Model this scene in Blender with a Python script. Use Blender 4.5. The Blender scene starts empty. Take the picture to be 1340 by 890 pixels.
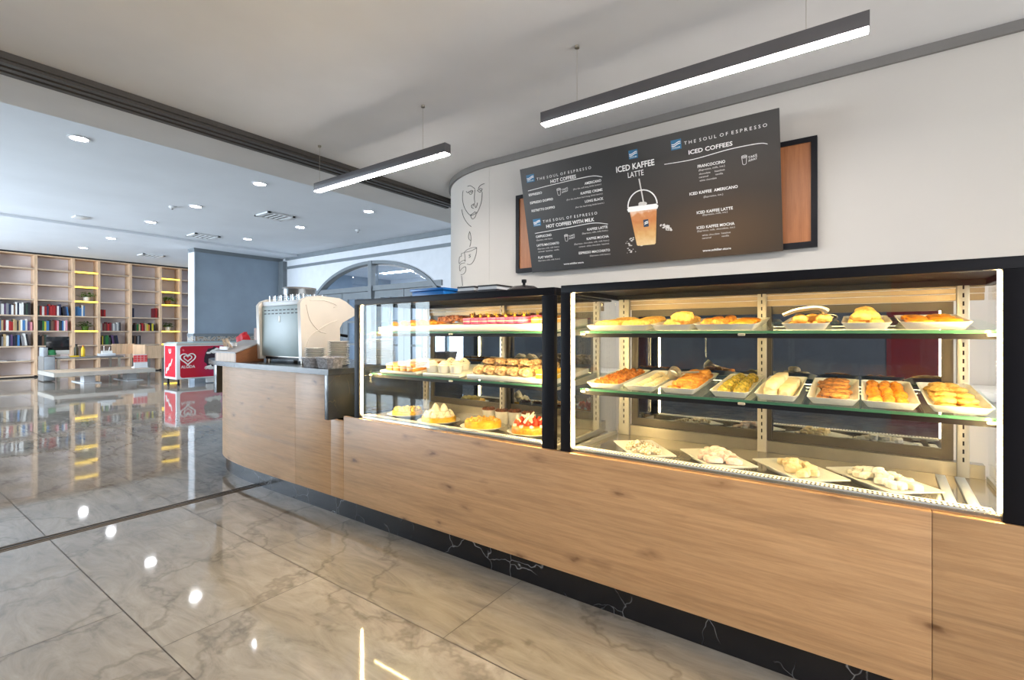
import bpy, bmesh, math, random
from mathutils import Vector, Matrix
PI = math.pi
random.seed(11)
scene = bpy.context.scene
COL = scene.collection

# ------------------------------------------------------------------ camera, world, light, exposure
cd = bpy.data.cameras.new('camera')
cam = bpy.data.objects.new('camera', cd)
COL.objects.link(cam)
cam.location = (0, 0, 1.15)
cam.rotation_euler = (PI/2, 0, math.radians(35.534))
cd.sensor_width = 36.0
cd.lens = 36.0*632.4/1340.0
cd.shift_y = -9.0/1340.0
cd.clip_start = 0.05
cd.clip_end = 200
scene.camera = cam

world = bpy.data.worlds.new('world')
scene.world = world
world.use_nodes = True
bg = world.node_tree.nodes['Background']
bg.inputs[0].default_value = (0.62, 0.78, 1.0, 1)
bg.inputs[1].default_value = 1.0

vs = scene.view_settings
vs.view_transform = 'Standard'
vs.look = 'None'
vs.gamma = 1.0
vs.use_curve_mapping = False
vs.exposure = 0.9
cy = scene.cycles
cy.max_bounces = 10
cy.diffuse_bounces = 4
cy.glossy_bounces = 5
cy.transmission_bounces = 6
cy.transparent_max_bounces = 24
cy.caustics_reflective = False
cy.caustics_refractive = False
cy.sample_clamp_indirect = 6.0
cy.use_denoising = True

LED_PENDANT = 55.0
LED_CASE = 135.0
LED_TOP_FILL = 30.0
DOWNLIGHT = 50.0

def area_light(name, loc, rot, sx, sy, power, color):
    l = bpy.data.lights.new(name, 'AREA')
    l.shape = 'RECTANGLE'; l.size = sx; l.size_y = sy
    l.energy = power; l.color = color
    o = bpy.data.objects.new(name, l); COL.objects.link(o)
    o.location = loc; o.rotation_euler = rot
    return o
# daylight through the glazed side of the hall (behind the left edge of the frame) and an unseen fill lamp added on the right
area_light('daylight_hall', (-14.1, -4.18, 1.6), (PI/2, 0, 0), 7.0, 2.6, 720, (0.74, 0.87, 1.0))
area_light('daylight_near_window', (-9.0, -4.18, 1.6), (PI/2, 0, 0), 2.4, 2.6, 95, (0.74, 0.90, 1.0))
area_light('fill_right', (3.14, 0.2, 1.35), (PI/2, 0, PI/2), 4.6, 2.2, 75, (1.0, 0.95, 0.88))

# ------------------------------------------------------------------ mesh helpers
class MB:
    def __init__(s): s.bm = bmesh.new()
    def face(s, pts, smooth=False, mi=0):
        f = s.bm.faces.new([s.bm.verts.new(p) for p in pts]); f.smooth = smooth; f.material_index = mi
        return s
    def box(s, a, b, bev=0.0, mi=0, M=None):
        x0, x1 = sorted((a[0], b[0])); y0, y1 = sorted((a[1], b[1])); z0, z1 = sorted((a[2], b[2]))
        co = [(x0,y0,z0),(x1,y0,z0),(x1,y1,z0),(x0,y1,z0),(x0,y0,z1),(x1,y0,z1),(x1,y1,z1),(x0,y1,z1)]
        v = [s.bm.verts.new(M @ Vector(c) if M else c) for c in co]
        fs = [s.bm.faces.new([v[i] for i in q]) for q in ((0,3,2,1),(4,5,6,7),(0,1,5,4),(1,2,6,5),(2,3,7,6),(3,0,4,7))]
        for f in fs: f.material_index = mi
        if bev > 0:
            es = list({e for f in fs for e in f.edges})
            bmesh.ops.bevel(s.bm, geom=es, offset=bev, segments=2, profile=0.5, affect='EDGES')
        return s
    def prism(s, poly, axis, a, b, mi=0, smooth=False):
        # poly in the two other axes (x,y for z; x,z for y; y,z for x)
        def P(u, v, w): return {'z': (u,v,w), 'y': (u,w,v), 'x': (w,u,v)}[axis]
        lo = [s.bm.verts.new(P(u,v,a)) for u,v in poly]; hi = [s.bm.verts.new(P(u,v,b)) for u,v in poly]
        n = len(poly)
        for f in (s.bm.faces.new(lo), s.bm.faces.new(hi)): f.material_index = mi
        for i in range(n):
            f = s.bm.faces.new((lo[i], lo[(i+1)%n], hi[(i+1)%n], hi[i])); f.smooth = smooth; f.material_index = mi
        return s
    def tube(s, pts, r, n=8, mi=0, caps=True, closed=False):
        pts = [Vector(p) for p in pts]; rings = []
        m = len(pts); up0 = None
        for i, p in enumerate(pts):
            if closed: t = pts[(i+1)%m]-pts[i-1]
            else: t = pts[min(i+1,m-1)]-pts[max(i-1,0)]
            t.normalize()
            if up0 is None:
                up0 = Vector((0,0,1)) if abs(t.z) < 0.9 else Vector((1,0,0))
            a = t.cross(up0)
            if a.length < 1e-4: a = t.cross(Vector((0.3,1,0.2)))
            a.normalize(); b = a.cross(t); up0 = b
            rr = r[i] if isinstance(r, (list,tuple)) else r
            rings.append([s.bm.verts.new(p + (a*math.cos(2*PI*k/n) + b*math.sin(2*PI*k/n))*rr) for k in range(n)])
        for i in range(m if closed else m-1):
            A, B = rings[i], rings[(i+1)%m]
            for k in range(n):
                f = s.bm.faces.new((A[k], A[(k+1)%n], B[(k+1)%n], B[k])); f.smooth = True; f.material_index = mi
        if caps and not closed:
            for q in (rings[0][::-1], rings[-1]):
                f = s.bm.faces.new(q); f.material_index = mi
        return s
    def lathe(s, prof, c=(0,0,0), n=24, mi=0, smooth=True, M=None):
        rings = []
        for r, z in prof:
            if r < 1e-5:
                co = Vector((c[0], c[1], c[2]+z)); rings.append([s.bm.verts.new(M @ co if M else co)])
            else:
                rr = []
                for k in range(n):
                    co = Vector((c[0]+r*math.cos(2*PI*k/n), c[1]+r*math.sin(2*PI*k/n), c[2]+z))
                    rr.append(s.bm.verts.new(M @ co if M else co))
                rings.append(rr)
        for A, B in zip(rings, rings[1:]):
            for k in range(n):
                k2 = (k+1) % n
                if len(A) == 1 and len(B) == 1: break
                if len(A) == 1: q = (A[0], B[k2], B[k])
                elif len(B) == 1: q = (A[k], A[k2], B[0])
                else: q = (A[k], A[k2], B[k2], B[k])
                f = s.bm.faces.new(q); f.smooth = smooth; f.material_index = mi
        return s
    def blob(s, c, sx, sy, sz, jit=0.0, seed=0, sub=2, mi=0, power=1.0, flat=False):
        rnd = random.Random(seed)
        r = bmesh.ops.create_icosphere(s.bm, subdivisions=sub, radius=1.0)
        ph = [rnd.uniform(0, 6.28) for _ in range(6)]
        for v in r['verts']:
            d = v.co.normalized()
            k = 1 + jit*(math.sin(5*d.x+ph[0])*math.sin(5*d.y+ph[1]) + 0.6*math.sin(9*d.z+ph[2]+4*d.x) + 0.5*rnd.uniform(-1,1))
            if power != 1.0:
                d = Vector([math.copysign(abs(q)**power, q) for q in d])
            z = d.z*k
            if flat and z < -0.55: z = -0.55
            v.co = Vector((c[0]+d.x*k*sx, c[1]+d.y*k*sy, c[2]+z*sz))
        for v in r['verts']:
            for f in v.link_faces: f.smooth = True; f.material_index = mi
        return s
    def shift(s, v):
        bmesh.ops.translate(s.bm, verts=s.bm.verts[:], vec=Vector(v)); return s
    def mesh(s, name, mats):
        bmesh.ops.recalc_face_normals(s.bm, faces=s.bm.faces[:])
        me = bpy.data.meshes.new(name); s.bm.to_mesh(me); s.bm.free(); me.set_sharp_from_angle(angle=math.radians(42))
        for m in (mats if isinstance(mats, (list,tuple)) else [mats]): me.materials.append(m)
        return me

def link(name, me, parent=None):
    o = bpy.data.objects.new(name, me); COL.objects.link(o)
    if parent is not None: o.parent = parent
    return o
def root_loc(p):
    v = Vector((0,0,0))
    while p is not None: v += p.location; p = p.parent
    return v
def obj(name, mb, mats, parent=None, world=True):
    """one mesh object; geometry is given in world coordinates (world=True) or in the parent's own frame"""
    if parent is not None and world: mb.shift(-root_loc(parent))
    return link(name, mb.mesh(name, mats), parent)
def tag(o, label, cat, group=None, kind=None):
    o['label'] = label; o['category'] = cat
    if group: o['group'] = group
    if kind: o['kind'] = kind
    return o
def thing(name, label, cat, loc=(0,0,0), group=None, rot=(0,0,0)):
    o = bpy.data.objects.new(name, None); COL.objects.link(o)
    o.empty_display_size = 0.1
    o.location = loc; o.rotation_euler = rot
    return tag(o, label, cat, group)
def struct(name, mb, mats, parent=None):
    o = obj(name, mb, mats, parent)
    if parent is None: o['kind'] = 'structure'
    return o
def dup(rootobj, loc, label=None, group=None, rotz=None, rot=None, scale=None):
    r = rootobj.copy(); COL.objects.link(r); r.location = loc
    if rotz is not None: r.rotation_euler = (rootobj.rotation_euler[0], rootobj.rotation_euler[1], rotz)
    if rot is not None: r.rotation_euler = rot
    if scale is not None: r.scale = scale
    if label: r['label'] = label
    if group: r['group'] = group
    for ch in list(rootobj.children):
        c = ch.copy(); COL.objects.link(c); c.parent = r
        for g in list(ch.children):
            d = g.copy(); COL.objects.link(d); d.parent = c
    return r
def bez(p0, p1, p2, p3, n):
    out = []
    for i in range(n+1):
        t = i/n; u = 1-t
        out.append(tuple(u**3*a+3*u*u*t*b+3*u*t*t*c+t**3*d for a,b,c,d in zip(p0,p1,p2,p3)))
    return out
def smooth_line(pts, n=5):
    """Catmull-Rom through pts"""
    P = [Vector(p) for p in pts]; out = []
    for i in range(len(P)-1):
        a = P[max(i-1,0)]; b = P[i]; c = P[i+1]; d = P[min(i+2,len(P)-1)]
        for k in range(n):
            t = k/n
            out.append(0.5*((2*b)+(c-a)*t+(2*a-5*b+4*c-d)*t*t+(3*b-a-3*c+d)*t**3))
    out.append(P[-1]); return out
def text_mesh(txt, width, height, bold=0.0, mat=None, name='lettering'):
    """printed lettering in the local XZ plane facing -Y, lower left corner at the origin"""
    cu = bpy.data.curves.new('tmp_text', 'FONT'); cu.body = txt; cu.size = 1.0; cu.offset = bold; cu.resolution_u = 2
    to = bpy.data.objects.new('tmp_text', cu); COL.objects.link(to)
    dg = bpy.context.evaluated_depsgraph_get()
    me = bpy.data.meshes.new_from_object(to.evaluated_get(dg))
    bpy.data.objects.remove(to); bpy.data.curves.remove(cu)
    xs = [v.co.x for v in me.vertices]
    x0, x1 = min(xs), max(xs)
    cap = 0.70
    sx = width/(x1-x0); sz = height/cap
    for v in me.vertices:
        v.co = ((v.co.x-x0)*sx, 0.0, v.co.y*sz)
    me.materials.clear(); me.materials.append(mat); me.name = name
    return me

# ------------------------------------------------------------------ materials
def new_mat(name):
    m = bpy.data.materials.new(name); m.use_nodes = True
    nt = m.node_tree; b = nt.nodes['Principled BSDF']
    return m, nt, b
def N(nt, t, **kw):
    n = nt.nodes.new(t)
    for k, v in kw.items():
        if k in n.inputs: n.inputs[k].default_value = v
        else: setattr(n, k, v)
    return n
def ramp(nt, stops):
    r = nt.nodes.new('ShaderNodeValToRGB'); e = r.color_ramp.elements
    while len(e) > 1: e.remove(e[-1])
    e[0].position = stops[0][0]; e[0].color = (*stops[0][1], 1)
    for p, c in stops[1:]:
        x = e.new(p); x.color = (*c, 1)
    return r
def S(r, g, b):
    f = lambda c: ((c/255+0.055)/1.055)**2.4 if c/255 > 0.04045 else c/255/12.92
    return (f(r), f(g), f(b))
def coords(nt, scale=(1,1,1), loc=(0,0,0)):
    tc = nt.nodes.new('ShaderNodeTexCoord'); mp = nt.nodes.new('ShaderNodeMapping')
    mp.inputs['Scale'].default_value = scale; mp.inputs['Location'].default_value = loc
    nt.links.new(tc.outputs['Object'], mp.inputs[0]); return mp
def plain(name, col, rough=0.5, metal=0.0, var=0.06, scale=6.0, bump=0.0, spec=0.5, obj_random=0.0):
    m, nt, b = new_mat(name)
    mp = coords(nt)
    no = N(nt, 'ShaderNodeTexNoise', Scale=scale, Detail=4.0)
    nt.links.new(mp.outputs[0], no.inputs['Vector'])
    lo = tuple(max(0, c*(1-var*2)) for c in col); hi = tuple(min(1, c*(1+var*2)) for c in col)
    r = ramp(nt, [(0.3, lo), (0.7, hi)])
    nt.links.new(no.outputs['Fac'], r.inputs[0])
    out = r.outputs[0]
    if obj_random:
        oi = nt.nodes.new('ShaderNodeObjectInfo'); hs = nt.nodes.new('ShaderNodeHueSaturation')
        mr = N(nt, 'ShaderNodeMapRange'); mr.inputs[3].default_value = 1-obj_random; mr.inputs[4].default_value = 1+obj_random
        nt.links.new(oi.outputs['Random'], mr.inputs[0]); nt.links.new(mr.outputs[0], hs.inputs['Value'])
        nt.links.new(out, hs.inputs['Color']); out = hs.outputs[0]
    nt.links.new(out, b.inputs['Base Color'])
    b.inputs['Roughness'].default_value = rough; b.inputs['Metallic'].default_value = metal
    b.inputs['Specular IOR Level'].default_value = spec
    if bump:
        bp = N(nt, 'ShaderNodeBump', Strength=bump, Distance=0.01)
        nt.links.new(no.outputs['Fac'], bp.inputs['Height']); nt.links.new(bp.outputs[0], b.inputs['Normal'])
    return m
def emis(name, col, strength):
    m, nt, b = new_mat(name)
    b.inputs['Base Color'].default_value = (*col, 1)
    b.inputs['Emission Color'].default_value = (*col, 1); b.inputs['Emission Strength'].default_value = strength
    return m
def glass_pane(name, tint=(1,1,1), ior=1.45, boost=0.0, dark=None, tf=0.0):
    m, nt, b = new_mat(name); nt.nodes.remove(b)
    tr = nt.nodes.new('ShaderNodeBsdfTransparent'); tr.inputs[0].default_value = (*tint, 1)
    gl = nt.nodes.new('ShaderNodeBsdfGlossy'); gl.inputs['Roughness'].default_value = 0.0
    gl.inputs['Color'].default_value = (*(dark or (1,1,1)), 1)
    # thin-pane reflectance (same from either side of the pane)
    lw_ = nt.nodes.new('ShaderNodeLayerWeight'); lw_.inputs['Blend'].default_value = 0.5
    pw = N(nt, 'ShaderNodeMath', operation='POWER'); pw.inputs[1].default_value = 5.0
    nt.links.new(lw_.outputs['Facing'], pw.inputs[0])
    fr = N(nt, 'ShaderNodeMath', operation='MULTIPLY_ADD'); fr.inputs[1].default_value = 0.6; fr.inputs[2].default_value = ((ior-1)/(ior+1))**2
    nt.links.new(pw.outputs[0], fr.inputs[0])
    mx = nt.nodes.new('ShaderNodeMixShader')
    fac = fr.outputs[0]
    if boost:
        ad = N(nt, 'ShaderNodeMath', operation='ADD', use_clamp=True); ad.inputs[1].default_value = boost
        nt.links.new(fac, ad.inputs[0]); fac = ad.outputs[0]
    nt.links.new(fac, mx.inputs[0]); nt.links.new(tr.outputs[0], mx.inputs[1]); nt.links.new(gl.outputs[0], mx.inputs[2])
    nt.links.new(mx.outputs[0], nt.nodes['Material Output'].inputs[0])
    return m

def wood_mat(name, base, dark, rough=0.45, axis='x', grain=1.0, knots=True):
    m, nt, b = new_mat(name)
    st = {'x': (0.35, 3.0, 7.0), 'z': (7.0, 7.0, 0.35), 'y': (7.0, 0.35, 7.0)}[axis]
    st = tuple(v*grain for v in st)
    mp = coords(nt, st)
    n1 = N(nt, 'ShaderNodeTexNoise', Scale=1.6, Detail=8.0, Roughness=0.62, Distortion=0.9)
    n2 = N(nt, 'ShaderNodeTexNoise', Scale=11.0, Detail=8.0, Roughness=0.75, Distortion=0.4)
    for n in (n1, n2): nt.links.new(mp.outputs[0], n.inputs['Vector'])
    r1 = ramp(nt, [(0.28, tuple(c*0.62 for c in base)), (0.44, tuple(c*0.92 for c in base)), (0.58, base), (0.75, tuple(min(1,c*1.16) for c in base))])
    nt.links.new(n1.outputs['Fac'], r1.inputs[0])
    mix = N(nt, 'ShaderNodeMix', data_type='RGBA', blend_type='MULTIPLY'); mix.inputs[0].default_value = 0.75
    r2 = ramp(nt, [(0.35, (0.72,0.66,0.60)), (0.6, (1,1,1))])
    nt.links.new(n2.outputs['Fac'], r2.inputs[0])
    nt.links.new(r1.outputs[0], mix.inputs[6]); nt.links.new(r2.outputs[0], mix.inputs[7])
    out = mix.outputs[2]
    if knots:
        mk = coords(nt, {'x': (1.7, 1.0, 4.6), 'z': (3.3,1,1.15), 'y': (3.3,1.15,3.3)}[axis], (3.7, 0.0, 1.9))
        nd = N(nt, 'ShaderNodeTexNoise', Scale=4.0, Detail=3.0)
        va = N(nt, 'ShaderNodeMix', data_type='RGBA', blend_type='LINEAR_LIGHT'); va.inputs[0].default_value = 0.12
        nt.links.new(mk.outputs[0], nd.inputs['Vector']); nt.links.new(mk.outputs[0], va.inputs[6]); nt.links.new(nd.outputs['Color'], va.inputs[7])
        vo = N(nt, 'ShaderNodeTexVoronoi', Scale=2.1)
        nt.links.new(va.outputs[2], vo.inputs['Vector'])
        rk = ramp(nt, [(0.0, (1,1,1)), (0.05, (0.8,)*3), (0.11, (0.28,)*3), (0.24, (0,0,0))])
        nt.links.new(vo.outputs['Distance'], rk.inputs[0])
        mk2 = N(nt, 'ShaderNodeMix', data_type='RGBA')
        nt.links.new(rk.outputs[0], mk2.inputs[0]); nt.links.new(out, mk2.inputs[6]); mk2.inputs[7].default_value = (*dark, 1)
        out = mk2.outputs[2]
    nt.links.new(out, b.inputs['Base Color']); b.inputs['Roughness'].default_value = rough
    bp = N(nt, 'ShaderNodeBump', Strength=0.05, Distance=0.004)
    nt.links.new(n2.outputs['Fac'], bp.inputs['Height']); nt.links.new(bp.outputs[0], b.inputs['Normal'])
    return m

def marble_floor():
    m, nt, b = new_mat('polished_stone_tile')
    at = nt.nodes.new('ShaderNodeAttribute'); at.attribute_name = 'tile_shift'; at.attribute_type = 'GEOMETRY'
    tc = nt.nodes.new('ShaderNodeTexCoord')
    ad = N(nt, 'ShaderNodeVectorMath', operation='ADD')
    sc_ = N(nt, 'ShaderNodeVectorMath', operation='SCALE'); sc_.inputs['Scale'].default_value = 40.0
    nt.links.new(at.outputs['Color'], sc_.inputs[0])
    nt.links.new(tc.outputs['Object'], ad.inputs[0]); nt.links.new(sc_.outputs[0], ad.inputs[1])
    n0 = N(nt, 'ShaderNodeTexNoise', Scale=1.5, Detail=4.0, Roughness=0.55, Distortion=0.8)
    n1 = N(nt, 'ShaderNodeTexNoise', Scale=3.2, Detail=9.0, Roughness=0.68, Distortion=2.2)
    wv = N(nt, 'ShaderNodeTexWave', Scale=0.75, Distortion=14.0, Detail=6.0)
    wv.inputs['Detail Scale'].default_value = 1.1; wv.inputs['Detail Roughness'].default_value = 0.62
    wv.bands_direction = 'DIAGONAL'
    st_ = N(nt, 'ShaderNodeMapping'); st_.inputs['Rotation'].default_value = (0,0,0.7); st_.inputs['Scale'].default_value = (0.7,2.4,1.0)
    nt.links.new(ad.outputs[0], st_.inputs[0])
    nt.links.new(st_.outputs[0], n1.inputs['Vector'])
    for n in (n0, wv): nt.links.new(ad.outputs[0], n.inputs['Vector'])
    r0 = ramp(nt, [(0.28, S(132,125,116)), (0.45, S(158,150,139)), (0.62, S(172,164,152)), (0.8, S(184,177,166))])
    nt.links.new(n1.outputs['Fac'], r0.inputs[0])
    # light and dark clouds
    rc = ramp(nt, [(0.30, (0.74,0.73,0.72)), (0.62, (1,1,1))])
    nt.links.new(n0.outputs['Fac'], rc.inputs[0])
    m1 = N(nt, 'ShaderNodeMix', data_type='RGBA', blend_type='MULTIPLY'); m1.inputs[0].default_value = 0.75
    nt.links.new(r0.outputs[0], m1.inputs[6]); nt.links.new(rc.outputs[0], m1.inputs[7])
    # thin dark wandering veins
    rv = ramp(nt, [(0.0, (0.55,0.53,0.50)), (0.015, (0.80,0.78,0.76)), (0.06, (1,1,1))])
    nt.links.new(wv.outputs['Fac'], rv.inputs[0])
    m2 = N(nt, 'ShaderNodeMix', data_type='RGBA', blend_type='MULTIPLY'); m2.inputs[0].default_value = 0.6
    nt.links.new(m1.outputs[2], m2.inputs[6]); nt.links.new(rv.outputs[0], m2.inputs[7])
    nt.links.new(m2.outputs[2], b.inputs['Base Color'])
    b.inputs['Roughness'].default_value = 0.045
    b.inputs['Specular IOR Level'].default_value = 0.9
    nb = N(nt, 'ShaderNodeTexNoise', Scale=2.6, Detail=1.0)
    nt.links.new(ad.outputs[0], nb.inputs['Vector'])
    bp = N(nt, 'ShaderNodeBump', Strength=0.05, Distance=0.02)
    nt.links.new(nb.outputs['Fac'], bp.inputs['Height']); nt.links.new(bp.outputs[0], b.inputs['Normal'])
    return m
def black_marble(name, base=(0.012,0.012,0.014), vein=(0.5,0.5,0.5), rough=0.18, amt=1.0):
    m, nt, b = new_mat(name)
    mp = coords(nt, (1,1,1))
    nd = N(nt, 'ShaderNodeTexNoise', Scale=3.0, Detail=4.0)
    va = N(nt, 'ShaderNodeMix', data_type='RGBA', blend_type='LINEAR_LIGHT'); va.inputs[0].default_value = 0.22
    nt.links.new(mp.outputs[0], nd.inputs['Vector']); nt.links.new(mp.outputs[0], va.inputs[6]); nt.links.new(nd.outputs['Color'], va.inputs[7])
    vo = N(nt, 'ShaderNodeTexVoronoi', Scale=4.6, feature='DISTANCE_TO_EDGE')
    nt.links.new(va.outputs[2], vo.inputs['Vector'])
    n2 = N(nt, 'ShaderNodeTexNoise', Scale=5.0, Detail=3.0); nt.links.new(mp.outputs[0], n2.inputs['Vector'])
    rv = ramp(nt, [(0.0, (1,1,1)), (0.006, (0.25,)*3), (0.014, (0,0,0))]); nt.links.new(vo.outputs['Distance'], rv.inputs[0])
    rn = ramp(nt, [(0.45, (0,0,0)), (0.7, (amt,)*3)]); nt.links.new(n2.outputs['Fac'], rn.inputs[0])
    mu = N(nt, 'ShaderNodeMix', data_type='RGBA', blend_type='MULTIPLY'); mu.inputs[0].default_value = 1.0
    nt.links.new(rv.outputs[0], mu.inputs[6]); nt.links.new(rn.outputs[0], mu.inputs[7])
    mx = N(nt, 'ShaderNodeMix', data_type='RGBA'); nt.links.new(mu.outputs[2], mx.inputs[0])
    mx.inputs[6].default_value = (*base, 1); mx.inputs[7].default_value = (*vein, 1)
    nt.links.new(mx.outputs[2], b.inputs['Base Color']); b.inputs['Roughness'].default_value = rough
    return m

M = {}
M['floor'] = marble_floor()
M['grout'] = plain('dark_grout', S(104,97,88), 0.8)
M['near_ceiling'] = plain('grey_plaster', S(222,221,220), 0.9, var=0.02, scale=2.0)
M['far_ceiling'] = plain('white_plaster', S(226,230,236), 0.9, var=0.015, scale=1.2)
M['wall_cream'] = plain('pale_wall_paint', S(196,191,184), 0.75, var=0.012, scale=1.5)
M['wall_white'] = plain('white_panelling', S(224,227,232), 0.7, var=0.015)
M['wall_blue'] = plain('blue_grey_paint', S(146,160,174), 0.8, var=0.03, scale=2.5)
M['trim_grey'] = plain('grey_moulding', S(122,119,116), 0.5, var=0.03)
M['trim_blue'] = plain('blue_grey_moulding', S(122,129,134), 0.5, var=0.03)
M['rail_dark'] = plain('dark_brown_metal', S(70,66,62), 0.45, var=0.05)
M['track'] = plain('bronze_track', S(110,98,84), 0.35, metal=0.6, var=0.06)
M['black_line'] = plain('black_gap', (0.008,0.008,0.008), 0.6)
M['oak'] = wood_mat('light_oak_laminate', S(212,168,122), S(110,72,42))
M['oak_plain'] = wood_mat('pale_oak_board', S(236,200,164), S(150,110,80), axis='z', knots=False)
M['ash_board'] = wood_mat('pale_ash_board', S(214,190,164), S(150,110,80), axis='y', knots=False)
M['walnut'] = wood_mat('reddish_wood_panel', S(176,112,66), S(90,50,24), axis='z', knots=False)
M['oak_dark'] = wood_mat('brown_box_wood', S(150,96,58), S(90,50,24), axis='x', knots=False, grain=2)
M['plinth'] = black_marble('black_marble_plinth')
M['worktop'] = black_marble('dark_stone_worktop', S(62,64,64), S(150,130,90), 0.22, 0.5)
M['black'] = plain('black_powder_coat', (0.006,0.006,0.009), 0.5, var=0.05, spec=0.22)
M['black_gloss'] = plain('black_gloss', (0.01,0.01,0.012), 0.12)
M['steel'] = plain('brushed_steel', S(196,190,178), 0.30, metal=0.85, var=0.04, scale=14)
M['steel_pale'] = plain('satin_steel', S(205,200,190), 0.40, metal=0.5, var=0.03)
M['deck'] = plain('mirror_steel_deck', S(206,198,184), 0.12, metal=0.85, var=0.03)
M['door_frame'] = plain('anodised_door_frame', S(84,78,70), 0.4, metal=0.3, var=0.04)
M['glass'] = glass_pane('clear_glass', (0.985,0.995,0.99))
M['shelf_glass'] = glass_pane('green_edge_glass', (0.93,0.985,0.955))
M['door_glass'] = glass_pane('reflective_door_glass', (0.16,0.20,0.26), boost=0.42, dark=(0.80,0.86,0.92))
M['arch_glass'] = glass_pane('arch_window_glass', (0.86,0.92,0.98))
M['led_case'] = emis('warm_white_led', (1.0,0.71,0.31), LED_CASE)
M['led_top_fill'] = emis('warm_top_fill', (1.0,0.71,0.31), LED_TOP_FILL)
M['led_shelf_fill'] = emis('warm_shelf_fill', (1.0,0.71,0.31), 26.0)
M['glass_edge'] = plain('green_glass_edge', S(70,120,96), 0.15)
M['header'] = plain('brown_grey_header', S(146,130,108), 0.35, metal=0.5, var=0.04)
M['led_pendant'] = emis('pendant_diffuser', (1.0,0.93,0.87), LED_PENDANT)
M['downlight'] = emis('downlight_diffuser', (0.95,0.97,1.0), DOWNLIGHT)
M['led_yellow'] = emis('yellow_shelf_led', (1.0,0.66,0.06), 2.2)
M['white'] = plain('white_porcelain', S(240,238,232), 0.25, var=0.01)
M['white_plastic'] = plain('white_plastic', S(228,230,232), 0.4, var=0.02)
M['cream'] = plain('cream_enamel', S(236,226,212), 0.35, var=0.02)
M['grey_enamel'] = plain('blue_grey_enamel', S(172,190,190), 0.4, var=0.03, scale=3)
M['clear'] = glass_pane('drinking_glass', (0.93,0.95,0.96), boost=0.12)
M['white_print'] = plain('white_print', S(236,236,232), 0.6, var=0.0)
M['pale_print'] = plain('pale_grey_print', S(205,202,196), 0.6, var=0.0)
M['board_print'] = None
M['door_grey'] = plain('mid_grey_board', S(150,154,158), 0.6)
M['red'] = plain('red_vinyl', S(206,22,48), 0.35, var=0.03)
M['leaf'] = plain('green_leaf', S(84,136,40), 0.55, var=0.25, scale=30)
M['leaf_dark'] = plain('dark_green_leaf', S(70,104,34), 0.55, var=0.3, scale=30)

# ------------------------------------------------------------------ SETTING
XF = -17.85        # far bookcase wall
YW = 3.2           # wall behind the counter
YA = 7.39          # arch wall
ZN, ZF = 2.6, 3.3  # ceilings
# floor: tiles laid in staggered rows with open joints over a grout bed
def make_floor():
    TL, TW, g = 1.275, 0.6375, 0.0019
    mb = MB(); bm = mb.bm
    lay = bm.loops.layers.color.new('tile_shift')
    rnd = random.Random(5)
    offs = {0: -2.07, -1: -2.47, 1: -1.27, 2: -1.7, -2: -2.0, -3:-2.4}
    r0, r1 = -8, 17
    for r in range(r0, r1):
        y0 = 0.693 + r*TW; y1 = y0+TW
        y0c, y1c = max(y0, -4.2), min(y1, 12.0)
        if y1c <= y0c: continue
        off = offs.get(r, -2.07 + rnd.choice([0, 0.42, 0.85]))
        k = math.floor((-18-off)/TL)-1
        x = off + k*TL
        while x < 3.3:
            xa, xb = max(x, -18.0), min(x+TL, 3.3)
            for a, b in ((xa, min(xb, -3.735)), (max(xa, -3.655), xb)):
                if b-a < 0.01: continue
                f = bm.faces.new([bm.verts.new(p) for p in ((a+g,y0c+g,0),(b-g,y0c+g,0),(b-g,y1c-g,0),(a+g,y1c-g,0))])
                c = (rnd.random(), rnd.random(), rnd.random(), 1)
                for l in f.loops: l[lay] = c
            x += TL
    o = struct('floor', mb, M['floor'])
    # tile_shift colours are 0..1; the shader adds them (x1) to the position
    gb = MB().box((-18.0,-4.2,-0.06), (3.3,12.0,-0.0025))
    struct('floor', gb, M['grout'])
make_floor()
# sliding-partition track let into the floor
tk = MB().box((-3.733,-4.2,-0.03), (-3.657,1.88,-0.001)).box((-3.733,-4.2,-0.02), (-3.726,1.88,0.003)).box((-3.700,-4.2,-0.02), (-3.690,1.88,0.003)).box((-3.664,-4.2,-0.02), (-3.657,1.88,0.003))
struct('trim_1', tk, M['track'])
tk = MB().box((-3.726,-4.2,-0.02), (-3.700,1.88,0.0005))
struct('trim_2', tk, M['black_line'])

# wall behind the counter with its rounded end
arc = [(-2.52 + math.cos(a), 4.2 + math.sin(a)) for a in [math.radians(-90 - 90*i/32) for i in range(33)]]
path = [(3.3, YW)] + arc + [(-3.52, YA)]
def wall_along(path, th, z0, z1, smooth=True):
    mb = MB(); bm = mb.bm
    n = len(path); outer = []
    for i, p in enumerate(path):
        a = Vector(path[max(i-1,0)]); b = Vector(path[min(i+1,n-1)])
        t = (b-a).normalized(); nrm = Vector((t.y, -t.x))
        if th > 0: outer.append((p[0]+nrm.x*th, p[1]+nrm.y*th))
        else: outer.append((p[0]+nrm.x*th, p[1]+nrm.y*th))
    L = [[bm.verts.new((q[0], q[1], z)) for q in pts] for pts, z in ((path,z0),(path,z1),(outer,z1),(outer,z0))]
    for k in range(4):
        A, B = L[k], L[(k+1)%4]
        for i in range(n-1):
            f = bm.faces.new((A[i],A[i+1],B[i+1],B[i])); f.smooth = smooth and k in (0,2)
    for i in (0, n-1): bm.faces.new([L[k][i] for k in range(4)])
    return mb
struct('wall_back', wall_along(path, 0.12, 0.0, ZN), M['wall_cream'])
struct('trim_3', wall_along(path[:34], -0.02, ZN-0.05, ZN), M['trim_grey'])
# faint joint where the round end begins
struct('trim_4', MB().box((-2.525,YW-0.0012,0.9), (-2.520,YW,2.55)), M['wall_cream'])

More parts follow.
